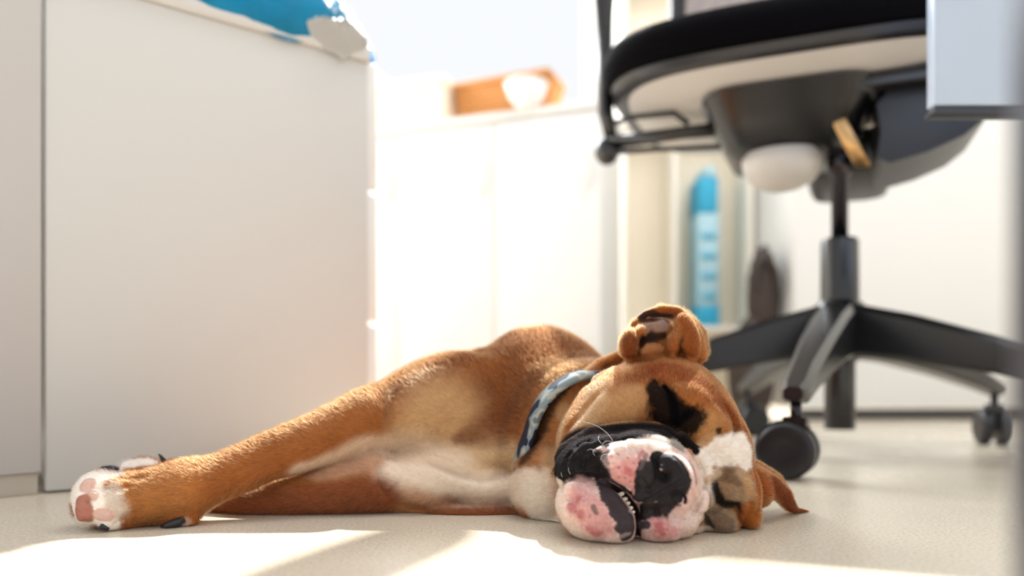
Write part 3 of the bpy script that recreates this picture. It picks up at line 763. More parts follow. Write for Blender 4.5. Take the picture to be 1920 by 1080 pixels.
# --- naive surface nets on the rectilinear grid
def surface_nets(D):
    S = D < 0; nx, ny, nz = S.shape
    c = sum(S[a:nx-1+a, b_:ny-1+b_, c_:nz-1+c_].astype(np.int8) for a in (0, 1) for b_ in (0, 1) for c_ in (0, 1))
    act = np.argwhere((c > 0) & (c < 8)); vid = -np.ones(c.shape, np.int32); vid[tuple(act.T)] = np.arange(len(act))
    G3 = (GX, GY, GZ); acc = np.zeros((len(act), 3)); cnt = np.zeros(len(act))
    for ax in range(3):
        o = [q for q in range(3) if q != ax]
        for a in (0, 1):
            for b_ in (0, 1):
                p0 = act.copy(); p0[:, o[0]] += a; p0[:, o[1]] += b_; p1 = p0.copy(); p1[:, ax] += 1
                d0 = D[tuple(p0.T)]; d1 = D[tuple(p1.T)]; m = (d0 < 0) != (d1 < 0)
                t = np.where(m, d0/np.where(m, d0-d1, 1), 0)
                for q in range(3):
                    g = G3[q]; v = g[p0[:, q]].astype(float)
                    if q == ax: v = v+(g[p1[:, q]]-v)*t
                    acc[m, q] += v[m]
                cnt += m
    V = acc/cnt[:, None]; Fs = []
    for ax in range(3):
        o = [(ax+1) % 3, (ax+2) % 3]
        sl0 = [slice(1, -1)]*3; sl1 = [slice(1, -1)]*3; sl0[ax] = slice(0, -1); sl1[ax] = slice(1, None)
        A, B = S[tuple(sl0)], S[tuple(sl1)]
        e = np.argwhere(A != B); off = np.ones(3, int); off[ax] = 0; flip = A[tuple(e.T)]; e = e+off
        def cell(da, db):
            q = e.copy(); q[:, o[0]] += da; q[:, o[1]] += db; return vid[tuple(q.T)]
        f = np.stack([cell(-1, -1), cell(0, -1), cell(0, 0), cell(-1, 0)], 1)
        f[~flip] = f[~flip][:, ::-1]; Fs.append(f)
    return V, np.concatenate(Fs)
V, FA = surface_nets(D)
FA = FA[(FA >= 0).all(1)]
# keep the largest connected piece, relax a little
def relax(V, FA, n, lam=.5):
    ed = np.concatenate([FA[:, [0, 1]], FA[:, [1, 2]], FA[:, [2, 3]], FA[:, [3, 0]]])
    for _ in range(n):
        s = np.zeros_like(V); c = np.zeros(len(V))
        for a in (0, 1):
            for q in range(3): s[:, q] += np.bincount(ed[:, a], V[ed[:, 1-a], q], len(V))
            c += np.bincount(ed[:, a], minlength=len(V))
        V = V*(1-lam)+lam*s/np.maximum(c, 1)[:, None]
    return V
V = relax(V, FA, 1, .6)
me = bpy.data.meshes.new('bulldog'); me.vertices.add(len(V)); me.vertices.foreach_set('co', V.ravel())
me.loops.add(len(FA)*4); me.loops.foreach_set('vertex_index', FA.ravel().astype(np.int32)); me.polygons.add(len(FA))
me.polygons.foreach_set('loop_start', np.arange(0, len(FA)*4, 4, dtype=np.int32)); me.polygons.foreach_set('use_smooth', np.ones(len(FA), bool))
me.update(calc_edges=True); me.validate()
NV = len(V); N3 = np.zeros(NV*3); me.vertices.foreach_get('normal', N3); NR = N3.reshape(-1, 3)
print('dog verts', NV)

# --- coat colours with some shade and highlights, painted in space by strokes whose nodes lie on the skin
C = np.tile(s2l((184, 112, 58)), (NV, 1)); HL = np.full(NV, .0052); RG = np.full(NV, .95); FZ = np.zeros(NV)
NS = np.array([mnoise.noise(Vector(p)*160) for p in V*1.0]); NS2 = np.array([mnoise.noise(Vector(p)*520) for p in V]); NS3 = np.array([mnoise.noise(Vector(p)*38) for p in V])
def field(path, soft, nz=.25):
    q = dens(path); pts = [surf(a[0], a[1]) for a in q]; rr = [a[2]*p[1]/F for a, p in zip(q, pts)]
    lo = np.min([p-r*2.2 for p, r in zip(pts, rr)], 0)-.004; hi = np.max([p+r*2.2 for p, r in zip(pts, rr)], 0)+.004
    idx = np.where(((V > lo) & (V < hi)).all(1))[0]; f = np.zeros(NV)
    if not len(idx): return f
    Vs = V[idx]; best = np.full(len(idx), 9.)
    for a, b_, ra, rb in zip(pts, pts[1:], rr, rr[1:]):
        if abs(a[1]-b_[1]) > .035: b_ = a
        dd, h = segd(Vs[:, 0], Vs[:, 1], Vs[:, 2], a, b_); best = np.minimum(best, dd/(ra+(rb-ra)*h))
    best = best+nz*(NS[idx]+.6*NS2[idx])
    f[idx] = np.clip((1+soft*.5-best)/max(soft, .01), 0, 1); return f
def paint(rgb, path, soft=.5, a=1.0, nz=.25, hl=None, rg=None):
    global C, HL, RG
    if len(path[0]) == 2: path = [(x, y, 10) for x, y in path]
    if len(path) == 1: path = [path[0], (path[0][0]+1, path[0][1]+1, path[0][2])]
    f = field(path, soft, nz); f = f*f*(3-2*f)*a
    if rgb is not None: C = C*(1-f[:, None])+s2l(rgb)*f[:, None]
    g = np.clip(f*1.6, 0, 1)
    if hl is not None: HL = HL*(1-g)+hl*g
    if rg is not None: RG = RG*(1-g)+rg*g
C = C*(1+.25*NS3[:, None])
head = 1/(1+np.exp(-(np.linalg.norm((V-P(1230, 860, .55))*np.array([1, .8, 1]), axis=1)-.100)/-.010))
HL = HL*(1-head)+.0028*head
O, OD, TAN, CRM, WHT, PNK, BLK, SKN = (188, 114, 56), (124, 64, 30), (216, 166, 114), (240, 220, 198), (250, 240, 230), (224, 164, 160), (30, 27, 29), (206, 160, 140)
p_ = paint
# body
p_(OD, [(700, 740, 24), (760, 695, 50), (860, 660, 56), (1000, 640, 76), (1110, 665, 70)], 1.2, .85, .1)  # darker back coat, deepened to paint in the torso's shading
p_(OD, [(900, 780, 40), (950, 730, 60), (1000, 690, 60)], 1.4, .7, .1)  # same brown, also carries shading over the shoulder
p_((184, 112, 60), [(690, 750, 30), (600, 800, 34), (500, 850, 34), (420, 890, 40)], 1.2, .6, .1)
p_((226, 182, 132), [(780, 810, 50), (830, 770, 60), (860, 810, 56), (900, 860, 40)], 1.5, 1, .1)
p_((230, 192, 148), [(880, 855, 34), (940, 862, 34), (960, 850, 24)], 1.4, .9, .1)
p_((140, 78, 42), [(860, 826, 12), (895, 812, 26), (925, 795, 30), (955, 765, 24)], 1.5, .75, .1)
p_((238, 214, 186), [(740, 850, 40), (800, 852, 40), (860, 866, 30)], 1.3, .9, .1)
p_((232, 204, 176), [(560, 880, 18), (620, 862, 22), (690, 838, 28), (740, 850, 30)], 1.0, .95, .1)
p_((242, 222, 200), [(735, 890, 34), (800, 905, 42), (880, 918, 34), (975, 915, 36)], .8, 1, .1)
p_((206, 150, 106), [(760, 935, 26), (850, 946, 14)], 1.3, .8, .1)
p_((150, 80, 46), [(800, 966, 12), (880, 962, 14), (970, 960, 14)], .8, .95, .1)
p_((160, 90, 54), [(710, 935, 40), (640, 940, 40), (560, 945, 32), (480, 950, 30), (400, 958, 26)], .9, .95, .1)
p_((216, 168, 136), [(700, 862, 22), (650, 878, 20), (600, 892, 14)], 1.2, .85, .1)  # pale skin at the elbow, with its highlight painted in
# near paw
p_((206, 140, 78), [(330, 920, 40), (280, 935, 40)], 1.2, .6)
p_(WHT, [(150, 900, 34), (160, 935, 44), (190, 960, 36), (205, 985, 24)], .35, 1, .35, hl=.003)
p_(WHT, [(160, 990, 20), (145, 960, 20)], .5, 1, .1)
p_(WHT, [(225, 890, 10), (180, 893, 20)], .5, 1, .3)
p_(WHT, [(282, 866, 13), (230, 868, 16), (200, 872, 14)], .5, 1, .2)
p_((214, 196, 178), [(212, 920, 18), (222, 955, 20)], .7, .9)
p_((226, 188, 174), [(166, 905, 13), (160, 912, 12)], .3, 1, .1, hl=0, rg=.5)
p_((226, 188, 174), [(170, 927, 13), (176, 930, 9)], .3, 1, .1, hl=0, rg=.5)
p_((192, 128, 110), [(152, 942, 16), (158, 968, 18)], .3, 1, .1, hl=0, rg=.5)
p_((226, 188, 174), [(188, 965, 13), (204, 968, 11)], .3, 1, .1, hl=0, rg=.5)
p_((220, 178, 160), [(335, 985, 9), (350, 978, 9)], .4, .9, .1)
# neck
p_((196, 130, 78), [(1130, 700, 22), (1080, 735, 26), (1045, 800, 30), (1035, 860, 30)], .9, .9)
p_((216, 172, 124), [(1060, 770, 14), (1045, 830, 20), (1040, 880, 24)], .9, .9)
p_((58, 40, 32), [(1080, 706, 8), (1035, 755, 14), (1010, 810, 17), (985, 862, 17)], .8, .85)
p_(CRM, [(990, 905, 30), (1010, 930, 44), (1030, 970, 30), (1095, 995, 16)], .6, 1, hl=.004)
p_((236, 222, 204), [(1000, 925, 26), (1015, 970, 24)], .7, 1)
# cheek
p_(TAN, [(1120, 745, 32), (1110, 790, 34), (1150, 780, 44), (1185, 745, 30)], 1.0, .85)
p_((226, 186, 142), [(1080, 800, 16), (1105, 775, 20), (1125, 755, 18)], .9, .8)
p_((150, 84, 42), [(1180, 700, 18), (1220, 700, 14)], 1.2, .6)
p_((168, 84, 36), [(1230, 690, 22), (1310, 720, 26), (1350, 760, 20), (1385, 790, 12)], 1.2, .7)
p_((214, 156, 96), [(1310, 800, 24), (1335, 790, 22), (1325, 830, 20)], 1.1, .9)
p_((222, 176, 130), [(1300, 838, 14), (1335, 828, 14)], 1, .8)
p_((96, 44, 20), [(1368, 775, 6), (1380, 800, 7), (1376, 825, 5)], 1.2, .7)  # shade of the brow wrinkle painted along its groove
p_((60, 28, 16), [(1346, 806, 5), (1348, 814, 5)], 1.0, .9)  # shade painted into the small brow pit
p_((150, 70, 26), [(1200, 688, 16), (1260, 690, 22), (1320, 722, 24), (1362, 770, 20), (1392, 805, 10)], 1.3, .75)
p_((136, 64, 26), [(1180, 715, 12), (1225, 705, 14)], 1.3, .5)
p_((150, 70, 28), [(1425, 905, 18), (1450, 915, 16), (1475, 935, 12)], 1.2, .8)
# eye
p_((20, 17, 18), [(1228, 722, 15), (1242, 750, 26), (1250, 780, 32), (1272, 798, 30), (1298, 785, 24)], .7, .97, .3, hl=.0022)
p_((20, 17, 18), [(1282, 815, 16), (1296, 836, 13)], .8, .95)
p_((20, 17, 18), [(1276, 768, 22), (1262, 745, 16)], .7, .95, .2)
p_((10, 9, 11), [(1246, 728, 7), (1262, 760, 10), (1267, 792, 11), (1292, 778, 9)], .8, 1, .1)
p_((104, 66, 38), [(1205, 792, 18), (1235, 806, 14)], 1.2, .6)
def fill(rgb, px, py, Y, rx, ry, rz, ang=0, soft=.06, hl=None):
    global C, HL
    c = P(px, py, Y); s = Y/F; R = np.array(Matrix.Rotation(math.radians(ang), 3, 'Y')); q = (V-c)@R/np.array([rx*s, rz, ry*s])
    f = np.clip((1-np.linalg.norm(q, axis=1))/soft, 0, 1); C = C*(1-f[:, None])+s2l(rgb)*f[:, None]
    if hl is not None: HL = HL*(1-f)+hl*f
fill((44, 36, 34), 1163, 880, .520, 138, 84, .060, 12, .08, .002)
fill((232, 206, 194), 1172, 935, .510, 146, 100, .062, 8, .06, .0014)
fill((232, 206, 194), 1240, 930, .500, 84, 105, .040, 0, .06, .0014)
# ground tone of the whole muzzle: bare pinkish white
p_((236, 208, 196), [(1075, 905, 40), (1095, 950, 74), (1150, 972, 60), (1165, 1000, 34), (1090, 1005, 40)], .25, 1, .06, hl=.0014, rg=.6)
p_((226, 190, 182), [(1110, 870, 42), (1180, 868, 56), (1245, 868, 58), (1262, 930, 56), (1240, 985, 46), (1275, 975, 38)], .25, 1, .06, hl=.0014, rg=.6)
p_((226, 190, 182), [(1170, 930, 20), (1185, 950, 26), (1195, 990, 26), (1240, 1012, 26), (1290, 1000, 20)], .25, 1, .06, hl=.0014)
p_((60, 38, 40), [(1120, 898, 6), (1150, 912, 8), (1175, 935, 10), (1192, 962, 10), (1195, 1000, 8)], .5, 1, .05, hl=0)
p_((44, 38, 42), [(1120, 888, 7), (1150, 903, 7), (1178, 922, 8), (1195, 935, 8)], .4, 1, .15, hl=0)
# dark roll and dark side of the muzzle
p_((27, 23, 24), [(1042, 895, 18), (1058, 856, 24), (1098, 828, 26), (1150, 812, 17), (1215, 806, 16), (1268, 817, 17), (1302, 846, 15)], .5, 1, .2, hl=.002)
p_((27, 23, 24), [(1110, 830, 14), (1140, 822, 11), (1185, 817, 9), (1230, 814, 8), (1268, 824, 9), (1290, 838, 7)], .5, 1, .2, hl=.002)
p_((70, 52, 40), [(1150, 800, 8), (1220, 797, 8), (1275, 812, 8)], 1.2, .8, .3)
p_((28, 25, 27), [(1050, 890, 18), (1075, 872, 28), (1105, 868, 34), (1130, 885, 20)], .5, 1, .25, hl=.002, rg=.5)
p_((28, 25, 27), [(1060, 845, 16), (1110, 830, 18), (1140, 835, 8)], .5, 1, .25, hl=.002)
# muzzle skin
p_(PNK, [(1160, 855, 20), (1195, 850, 26), (1185, 890, 26), (1165, 890, 18), (1193, 915, 13)], .35, 1, .35, hl=.0012, rg=.6)
p_((238, 226, 214), [(1148, 842, 9), (1170, 836, 14), (1205, 830, 16), (1250, 832, 14), (1275, 840, 7)], .6, 1, .35, hl=.002)
p_((230, 198, 190), [(1150, 862, 10), (1180, 850, 13), (1215, 850, 12)], .9, .8, .4)
p_((204, 112, 116), [(1175, 882, 7), (1185, 890, 6)], 1.2, .8)
p_((204, 118, 120), [(1205, 848, 4), (1198, 858, 4)], 1.2, .7)
p_((150, 142, 136), [(1262, 830, 9), (1282, 842, 8)], .8, .9, .4)
# chin
p_(PNK, [(1088, 932, 28), (1100, 955, 36), (1130, 985, 28)], .9, .9, .3, hl=.0012, rg=.6)
p_((236, 216, 204), [(1052, 905, 11), (1047, 940, 14), (1058, 975, 14), (1085, 1003, 12)], .8, 1, .3, hl=.0022)
p_((228, 180, 174), [(1080, 905, 14), (1110, 905, 12)], .8, .7)
for x, y in ((1085, 935), (1088, 965), (1108, 995), (1072, 950), (1120, 1000)): p_((202, 108, 110), [(x, y, 8)], 1.4, .7)
p_((66, 56, 60), [(1130, 908, 13), (1145, 928, 22), (1160, 955, 23), (1174, 982, 23), (1178, 1004, 15)], .22, 1, .3, hl=.0006, rg=.55)
p_((70, 60, 62), [(1112, 950, 5), (1118, 962, 5)], .8, .7, .5)
p_((170, 150, 146), [(1165, 1005, 5), (1180, 1000, 4)], 1, .8, .5)
# nose and the skin round it
p_((38, 33, 35), [(1214, 884, 22), (1216, 910, 26), (1206, 932, 16), (1225, 912, 26)], .22, 1, .18, hl=0, rg=.58)
p_((32, 28, 31), [(1232, 862, 16), (1258, 868, 22), (1272, 892, 27), (1268, 916, 28), (1250, 915, 34)], .18, 1, .1, hl=0, rg=.6)
p_((42, 36, 38), [(1204, 960, 15), (1230, 955, 24), (1252, 955, 20), (1262, 942, 16)], .22, 1, .18, hl=0, rg=.58)
p_((9, 8, 9), [(1228, 862, 3), (1234, 880, 4), (1243, 896, 7), (1254, 888, 6)], .8, 1, .1)  # dark of the upper nostril hole painted in
p_((9, 8, 9), [(1258, 934, 3), (1266, 926, 4), (1277, 925, 4), (1285, 933, 4), (1284, 942, 4)], .8, 1, .1)  # lower nostril hole, its shade painted too
p_((226, 190, 180), [(1285, 845, 4), (1303, 872, 5), (1310, 900, 5), (1303, 922, 5)], .6, 1, .15, hl=.001)
p_((228, 196, 188), [(1280, 955, 12), (1262, 975, 12), (1290, 975, 16), (1285, 1000, 12)], .6, 1, .3, hl=.001)
p_(PNK, [(1215, 982, 7), (1240, 982, 17), (1235, 1000, 16), (1262, 998, 12)], .5, 1, .3, hl=.001)
p_((200, 104, 106), [(1235, 985, 8), (1242, 1000, 7)], 1.2, .8)
p_((72, 62, 66), [(1198, 985, 7), (1214, 984, 8)], .3, 1, .2, hl=0)
p_((232, 208, 198), [(1318, 925, 12), (1312, 955, 11)], .6, .9, .2)
# blaze, fold right of the nose
p_((178, 146, 114), [(1345, 905, 30), (1375, 900, 30), (1395, 925, 26), (1345, 970, 34), (1365, 985, 26)], .35, 1, .2, hl=.003)
p_((236, 214, 204), [(1302, 852, 9), (1314, 880, 10), (1318, 910, 13), (1312, 945, 18), (1298, 978, 18)], .3, 1, .1, hl=.0015)
p_(WHT, [(1316, 862, 18), (1350, 850, 27), (1384, 842, 31), (1396, 856, 26)], .35, 1, .28, hl=.0035)
p_(WHT, [(1392, 822, 9), (1402, 840, 9)], .5, 1, .3)
p_(WHT, [(1310, 850, 9), (1324, 885, 14), (1332, 910, 14)], .5, 1, .25)
p_((196, 186, 176), [(1335, 920, 12), (1333, 940, 10)], .8, .8, .5)
p_((134, 102, 74), [(1345, 893, 10), (1370, 890, 16), (1390, 900, 12)], .8, .9, .35, hl=.003)
p_((206, 170, 130), [(1385, 888, 9), (1402, 905, 12), (1402, 930, 10)], 1.1, .8, .3)
p_((22, 17, 17), [(1338, 900, 7), (1345, 925, 12), (1358, 942, 12), (1376, 945, 9), (1388, 958, 8), (1392, 975, 6)], .8, .95, .25)
p_((138, 112, 92), [(1330, 970, 14), (1350, 975, 20), (1365, 985, 14)], .7, .95, .4, hl=.003)
p_((40, 32, 30), [(1322, 968, 7), (1330, 985, 8)], .9, .9, .3)
p_((224, 196, 164), [(1330, 900, 9), (1345, 885, 9)], 1, .8, .4)
p_((150, 84, 42), [(1378, 955, 6), (1384, 968, 6)], 1, .9, .3)
p_((214, 160, 108), [(1400, 900, 10), (1408, 925, 10)], 1.1, .8, .3)
p_((196, 112, 50), [(1402, 950, 14), (1405, 975, 14)], .7, .95)
p_((180, 92, 40), [(1412, 880, 10), (1425, 910, 16), (1440, 910, 16)], .8, .9)
p_((130, 62, 34), [(1455, 905, 16), (1480, 930, 16), (1490, 958, 12), (1515, 961, 8)], .9, .9, hl=.002)
p_((232, 206, 190), [(1290, 1000, 12), (1325, 992, 10)], .6, .95, .1)
# ear
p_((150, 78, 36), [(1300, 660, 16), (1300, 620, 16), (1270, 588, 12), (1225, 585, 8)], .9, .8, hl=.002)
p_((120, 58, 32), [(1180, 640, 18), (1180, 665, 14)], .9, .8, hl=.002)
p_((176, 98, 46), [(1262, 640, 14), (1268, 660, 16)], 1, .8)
p_((62, 44, 40), [(1205, 600, 8), (1245, 600, 12)], .7, .9, .1, hl=.001)  # painted shade in the hollow of the ear
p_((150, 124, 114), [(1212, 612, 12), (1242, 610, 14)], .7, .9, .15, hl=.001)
p_((80, 50, 38), [(1222, 635, 14), (1206, 640, 9), (1240, 632, 8)], .9, .85, .15, hl=.001)  # inner ear recess, darkened with painted shade
p_((176, 116, 72), [(1218, 658, 14)], 1, .9, hl=.002)
p_((27, 23, 24), [(1140, 813, 8), (1180, 807, 9), (1215, 806, 9), (1240, 809, 8)], .7, 1, .15, hl=.002)
p_((27, 23, 24), [(1290, 828, 8), (1304, 846, 8)], .7, 1, .15, hl=.002)
p_((52, 38, 34), [(1196, 592, 8), (1225, 590, 10), (1255, 594, 9)], .6, .95, .1, hl=.001)  # shade under the top rim of the ear, painted on
p_((46, 34, 32), [(1222, 630, 9), (1206, 636, 8), (1244, 628, 6)], .8, .9, .1, hl=.001)  # deepens the painted shade of the inner ear
p_((96, 52, 28), [(1276, 640, 5), (1270, 662, 6)], 1.2, .8)  # painted shade in the gap beside the right ear flap
p_((96, 52, 28), [(1198, 645, 5), (1200, 664, 5)], 1.2, .8)  # painted shade in the gap beside the left ear lobe
fill((27, 23, 24), 1200, 806, .512, 84, 13, .024, 0, .2, .002)
for x, y in ((1150, 868), (1160, 876), (1170, 870), (1146, 856), (1158, 852), (1176, 858), (1188, 868), (1182, 902), (1172, 896), (1196, 880), (1160, 894), (1204, 866), (1066, 945), (1080, 958), (1094, 938), (1106, 968), (1090, 985), (1118, 990), (1250, 992), (1266, 990), (1228, 994), (1282, 972)): p_((150, 96, 96), [(x, y, 2.2)], .8, .6, .3)
p_((90, 78, 78), [(1142, 846, 4), (1136, 856, 5), (1140, 868, 4)], .8, .7, .6)
p_((96, 84, 84), [(1206, 868, 4), (1200, 880, 3), (1212, 852, 4)], .8, .7, .6)
p_((110, 92, 82), [(1292, 862, 3), (1302, 885, 4), (1305, 905, 4)], .9, .6, .5)
# lips keep no hair around the mouth slit
p_((40, 30, 33), [(1140, 906, 4), (1165, 925, 4), (1180, 940, 4), (1193, 965, 4), (1194, 1000, 4)], .6, .9, .05, hl=0)
C = np.clip(C*(1+.10*NS2[:, None]), .001, 1); C[:, 1] *= 1+.0*np.clip((C[:, 0]-C[:, 2])*4, 0, 1)*(C[:, 0] > .3)
sat_ = np.clip((C[:, 0]-C[:, 2])/(C[:, 0]+.001)*1.6-.3, 0, 1); C *= (.95-.26*sat_)[:, None]
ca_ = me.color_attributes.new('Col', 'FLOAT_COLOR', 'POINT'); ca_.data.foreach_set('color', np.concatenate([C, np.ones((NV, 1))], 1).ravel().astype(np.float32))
ra_ = me.attributes.new('coat_roughness', 'FLOAT', 'POINT'); ra_.data.foreach_set('value', RG.astype(np.float32))
# small bumps of the bare muzzle skin
bare = np.clip(1-HL/.0016, 0, 1)*np.clip(C.mean(1)*4, .12, 1)
V2 = V+NR*(bare*(.0005*NS2+.0010*NS))[:, None]; me.vertices.foreach_set('co', V2.ravel()); me.update()

M_skin = bpy.data.materials.new('dog_coat'); M_skin.use_nodes = True; nt = M_skin.node_tree; b = nt.nodes['Principled BSDF']
at_ = nt.nodes.new('ShaderNodeAttribute'); at_.attribute_name = 'Col'; nt.links.new(at_.outputs['Color'], b.inputs['Base Color'])
at2 = nt.nodes.new('ShaderNodeAttribute'); at2.attribute_name = 'coat_roughness'; nt.links.new(at2.outputs['Fac'], b.inputs['Roughness'])
tc = nt.nodes.new('ShaderNodeTexCoord'); n = nt.nodes.new('ShaderNodeTexVoronoi'); n.inputs['Scale'].default_value = 900; nt.links.new(tc.outputs['Object'], n.inputs['Vector'])
bp = nt.nodes.new('ShaderNodeBump'); bp.inputs['Strength'].default_value = .25; bp.inputs['Distance'].default_value = .0006; nt.links.new(n.outputs['Distance'], bp.inputs['Height']); nt.links.new(bp.outputs['Normal'], b.inputs['Normal'])
mrs = nt.nodes.new('ShaderNodeMapRange'); mrs.inputs[1].default_value = .45; mrs.inputs[2].default_value = .9; mrs.inputs[3].default_value = .22; mrs.inputs[4].default_value = .04; nt.links.new(at2.outputs['Fac'], mrs.inputs[0]); nt.links.new(mrs.outputs[0], b.inputs['Specular IOR Level'])
dog = link('bulldog', me, M_skin)
tag(dog, 'tan and white bulldog puppy asleep on its side on the pale floor', 'dog')

# --- teeth, claws, collar, whiskers
M_tooth = mat('tooth_enamel', (238, 230, 216), .25, sub=.1)
M_claw = mat('dark_claw', (34, 32, 38), .3)
for q, p in enumerate(TEETH):
    bm = bmesh.new(); r = .0015 if q < 4 else .0012; y = p[1]+.0016
    t_ = Vector((.62, 0, .30)).normalized()
    tube(bm, [Vector((p[0], y, p[2]))-t_*.0022, Vector((p[0], y, p[2])), Vector((p[0], y-.0002, p[2]))+t_*.0014, Vector((p[0], y, p[2]))+t_*.0020], [r, r, r*.8, r*.35], 10)
    fin('tooth', bm, M_tooth, dog, smooth=True)
def claw(pts, rads):
    bm = bmesh.new(); q = [P(*p) for p in pts]; tube(bm, [Vector(a) for a in q], [r*a[1]/F for r, a in zip(rads, q)], 12); fin('claw', bm, M_claw, dog, smooth=True)
claw([(222, 884, .602), (206, 880, .598), (192, 880, .597), (180, 884, .597)], [9, 8, 6, 2])
claw([(312, 872, .604), (306, 862, .602), (301, 855, .601), (297, 851, .601)], [5, 4, 3, 1])
claw([(205, 968, .521), (197, 980, .515), (194, 988, .513), (203, 993, .5125)], [9, 9, 8, 3])
claw([(345, 974, .532), (328, 981, .528), (312, 986, .527), (302, 988, .527)], [8, 8, 6, 2])
claw([(158, 902, .532), (149, 904, .530), (144, 912, .529)], [7, 5, 2])
bm = bmesh.new(); rings = []
for k in range(NC):
    a = 2*math.pi*k/NC; dr_ = e1*math.cos(a)+e2*math.sin(a); q = ctr+dr_*(loop[k]+.0004); hw = .018
    sec = [q-nrm_*hw-dr_*.003, q-nrm_*hw+dr_*.0008, q-nrm_*hw*.5+dr_*.0014, q+nrm_*hw*.5+dr_*.0014, q+nrm_*hw+dr_*.0008, q+nrm_*hw-dr_*.003]
    sec = [s if s[2] > .0012 else np.array([s[0], s[1], .0012+.0002*m_]) for m_, s in enumerate(sec)]
    rings.append([bm.verts.new(s) for s in sec])
for k in range(NC):
    r1, r2 = rings[k], rings[(k+1) % NC]
    for m_ in range(6): bm.faces.new((r1[m_], r1[(m_+1) % 6], r2[(m_+1) % 6], r2[m_]))
M_col = bpy.data.materials.new('camouflage_webbing'); M_col.use_nodes = True; nt = M_col.node_tree; b = nt.nodes['Principled BSDF']; b.inputs['Roughness'].default_value = .8
tc = nt.nodes.new('ShaderNodeTexCoord'); n = nt.nodes.new('ShaderNodeTexNoise'); n.inputs['Scale'].default_value = 62; n.inputs['Detail'].default_value = 1
nt.links.new(tc.outputs['Object'], n.inputs['Vector']); cr = nt.nodes.new('ShaderNodeValToRGB'); cr.color_ramp.interpolation = 'CONSTANT'
cr.color_ramp.elements[0].color = lin(16, 24, 50); cr.color_ramp.elements[1].position = .46; cr.color_ramp.elements[1].color = lin(124, 138, 142)
e_ = cr.color_ramp.elements.new(.56); e_.color = lin(160, 162, 152); e_ = cr.color_ramp.elements.new(.66); e_.color = lin(96, 108, 116)
nt.links.new(n.outputs['Fac'], cr.inputs[0]); nt.links.new(cr.outputs[0], b.inputs['Base Color'])
colr = fin('collar', bm, M_col, dog, smooth=True); colr['label'] = 'blue and grey camouflage webbing collar'
# whiskers
M_whk = mat('white_whisker', (235, 235, 240), .3)
for path in ([(1150, 828), (1138, 812), (1118, 798), (1090, 789)], [(1136, 842), (1130, 833), (1138, 827), (1150, 829)], [(1116, 856), (1112, 846), (1120, 841), (1132, 843)], [(1128, 850), (1140, 842), (1148, 848)], [(1126, 862), (1130, 853), (1142, 852), (1146, 858)], [(1118, 848), (1108, 842), (1101, 845)], [(1130, 834), (1122, 824), (1124, 816)], [(1142, 846), (1150, 839), (1160, 843)], [(1055, 896), (1052, 888), (1054, 884)], [(1070, 890), (1066, 882), (1066, 876)]):
    q = dens([(a, b_) for a, b_ in path]); s0 = surf(*q[0]); pts_ = []
    for m_, a in enumerate(q):
        t = m_/(len(q)-1); Y_ = s0[1]-.0035*math.sin(math.pi*min(1, t*1.2))-.001*t; pts_.append(Vector(P(a[0], a[1], Y_)))
    pts_[0] = Vector(s0)+Vector((0, .001, 0)); bm = bmesh.new(); tube(bm, pts_, list(np.linspace(.00014, .00005, len(pts_))), 6); fin('whisker', bm, M_whk, dog, smooth=True)

# --- short coat: fine hairs as one curves object
tri = np.concatenate([FA[:, [0, 1, 2]], FA[:, [0, 2, 3]]])
a_, b2, c_ = V[tri[:, 0]], V[tri[:, 1]], V[tri[:, 2]]
ar_ = .5*np.linalg.norm(np.cross(b2-a_, c_-a_), axis=1); cen = (a_+b2+c_)/3
hl_t = HL[tri].mean(1)
view = cen-np.array([0, 0, CH]); dist = np.linalg.norm(view, axis=1); nn = NR[tri[:, 0]]
# denser where the coat is near and fine; the far rump gets fewer, longer hairs
dens_ = np.clip(.55/dist, .3, 1.25)**3*np.where(cen[:, 1] < .62, 1.0, .6)*np.where(cen[:, 2] < .0015, 0, 1)*np.where(hl_t < .0004, 0, 1)
HEADM = np.linalg.norm(cen-P(1230, 860, .55), axis=1) < .13
dens_ *= np.where(HEADM, 2.6, 1.0)
pr = ar_*dens_; pr /= pr.sum(); NH = 420000
rng = np.random.default_rng(7)
ti = rng.choice(len(tri), NH, p=pr); u = rng.random(NH); v = rng.random(NH); f_ = u+v > 1; u[f_], v[f_] = 1-u[f_], 1-v[f_]
w = 1-u-v; T = tri[ti]
def mixv(A): return (A[T[:, 0]].T*w+A[T[:, 1]].T*u+A[T[:, 2]].T*v).T
root = mixv(V2); nrm = mixv(NR); nrm /= np.linalg.norm(nrm, axis=1)[:, None]; hl = mixv(HL); hc = mixv(C)
nose = P(1250, 900, .46); flow = root-nose
flow += .10*np.stack([mixv(NS3), mixv(NS), mixv(NS2)*.5], 1)*np.linalg.norm(flow, axis=1)[:, None]
flow -= (flow*nrm).sum(1)[:, None]*nrm; flow /= np.linalg.norm(flow, axis=1)[:, None]+1e-9
jit = rng.normal(size=(NH, 3))*.16
d0 = nrm*(.32+.45*(root[:, 1] > .6)+.2*(root[:, 0] < 0))[:, None]+flow*.85+jit; d0 /= np.linalg.norm(d0, axis=1)[:, None]
d1 = nrm*.12+flow*1.0+jit*.9; d1 /= np.linalg.norm(d1, axis=1)[:, None]
L = hl*rng.uniform(.55, 1.15, NH)
pts = np.stack([root-nrm*.0002, root+d0*(L*.35)[:, None], root+d0*(L*.35)[:, None]+d1*(L*.65)[:, None]], 1)
pts[:, :, 2] = np.maximum(pts[:, :, 2], .0004)
hcv = bpy.data.hair_curves.new('fur'); hcv.add_curves([3]*NH)
hcv.attributes['position'].data.foreach_set('vector', pts.astype(np.float32).ravel())
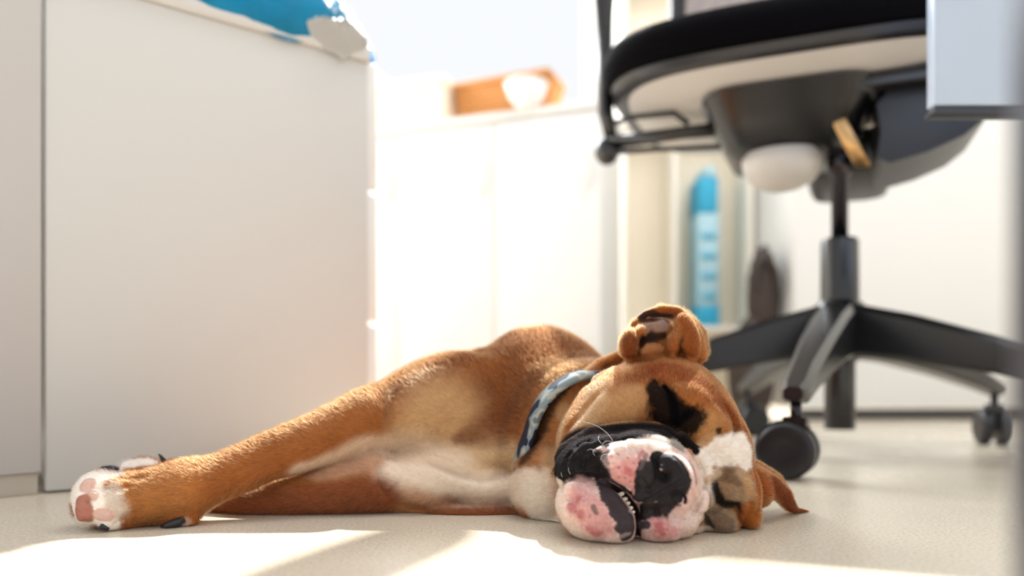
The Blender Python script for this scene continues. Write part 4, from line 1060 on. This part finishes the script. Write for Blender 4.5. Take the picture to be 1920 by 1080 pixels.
rad = hcv.attributes.get('radius') or hcv.attributes.new('radius', 'FLOAT', 'POINT')
rb = np.where(hl < .0035, .000060, .000095)*rng.uniform(.8, 1.2, NH)
rad.data.foreach_set('value', (rb[:, None]*np.array([1, .8, .15])).astype(np.float32).ravel())
lum = hc.mean(1); amp_ = np.clip(1.25-lum*1.6, .25, 1)
hcl = np.clip(hc*(1+amp_*(rng.uniform(-.45, .5, NH)+.35*mixv(NS2)))[:, None], 0, 1)
cat_ = hcv.attributes.new('Col', 'FLOAT_COLOR', 'CURVE'); cat_.data.foreach_set('color', np.concatenate([hcl, np.ones((NH, 1))], 1).astype(np.float32).ravel())
M_fur = bpy.data.materials.new('fur'); M_fur.use_nodes = True; nt = M_fur.node_tree; nt.nodes.remove(nt.nodes['Principled BSDF']); out = nt.nodes['Material Output']
at_ = nt.nodes.new('ShaderNodeAttribute'); at_.attribute_name = 'Col'
ph = nt.nodes.new('ShaderNodeBsdfHairPrincipled'); ph.parametrization = 'COLOR'; ph.inputs['Roughness'].default_value = .55; ph.inputs['Radial Roughness'].default_value = .6
nt.links.new(at_.outputs['Color'], ph.inputs['Color'])
df = nt.nodes.new('ShaderNodeBsdfDiffuse'); nt.links.new(at_.outputs['Color'], df.inputs['Color'])
m1 = nt.nodes.new('ShaderNodeMixShader'); m1.inputs[0].default_value = .65
bw2 = nt.nodes.new('ShaderNodeRGBToBW'); mq = nt.nodes.new('ShaderNodeMapRange'); mq.inputs[1].default_value = .01; mq.inputs[2].default_value = .12; mq.inputs[3].default_value = .2; mq.inputs[4].default_value = .68
nt.links.new(at_.outputs['Color'], bw2.inputs[0]); nt.links.new(bw2.outputs[0], mq.inputs[0]); nt.links.new(mq.outputs[0], m1.inputs[0])
nt.links.new(df.outputs[0], m1.inputs[1]); nt.links.new(ph.outputs[0], m1.inputs[2]); nt.links.new(m1.outputs[0], out.inputs['Surface'])
hcv.materials.append(M_fur)
fur = bpy.data.objects.new('fur', hcv); COL.objects.link(fur); fur.parent = dog; tag(fur, kind='stuff')
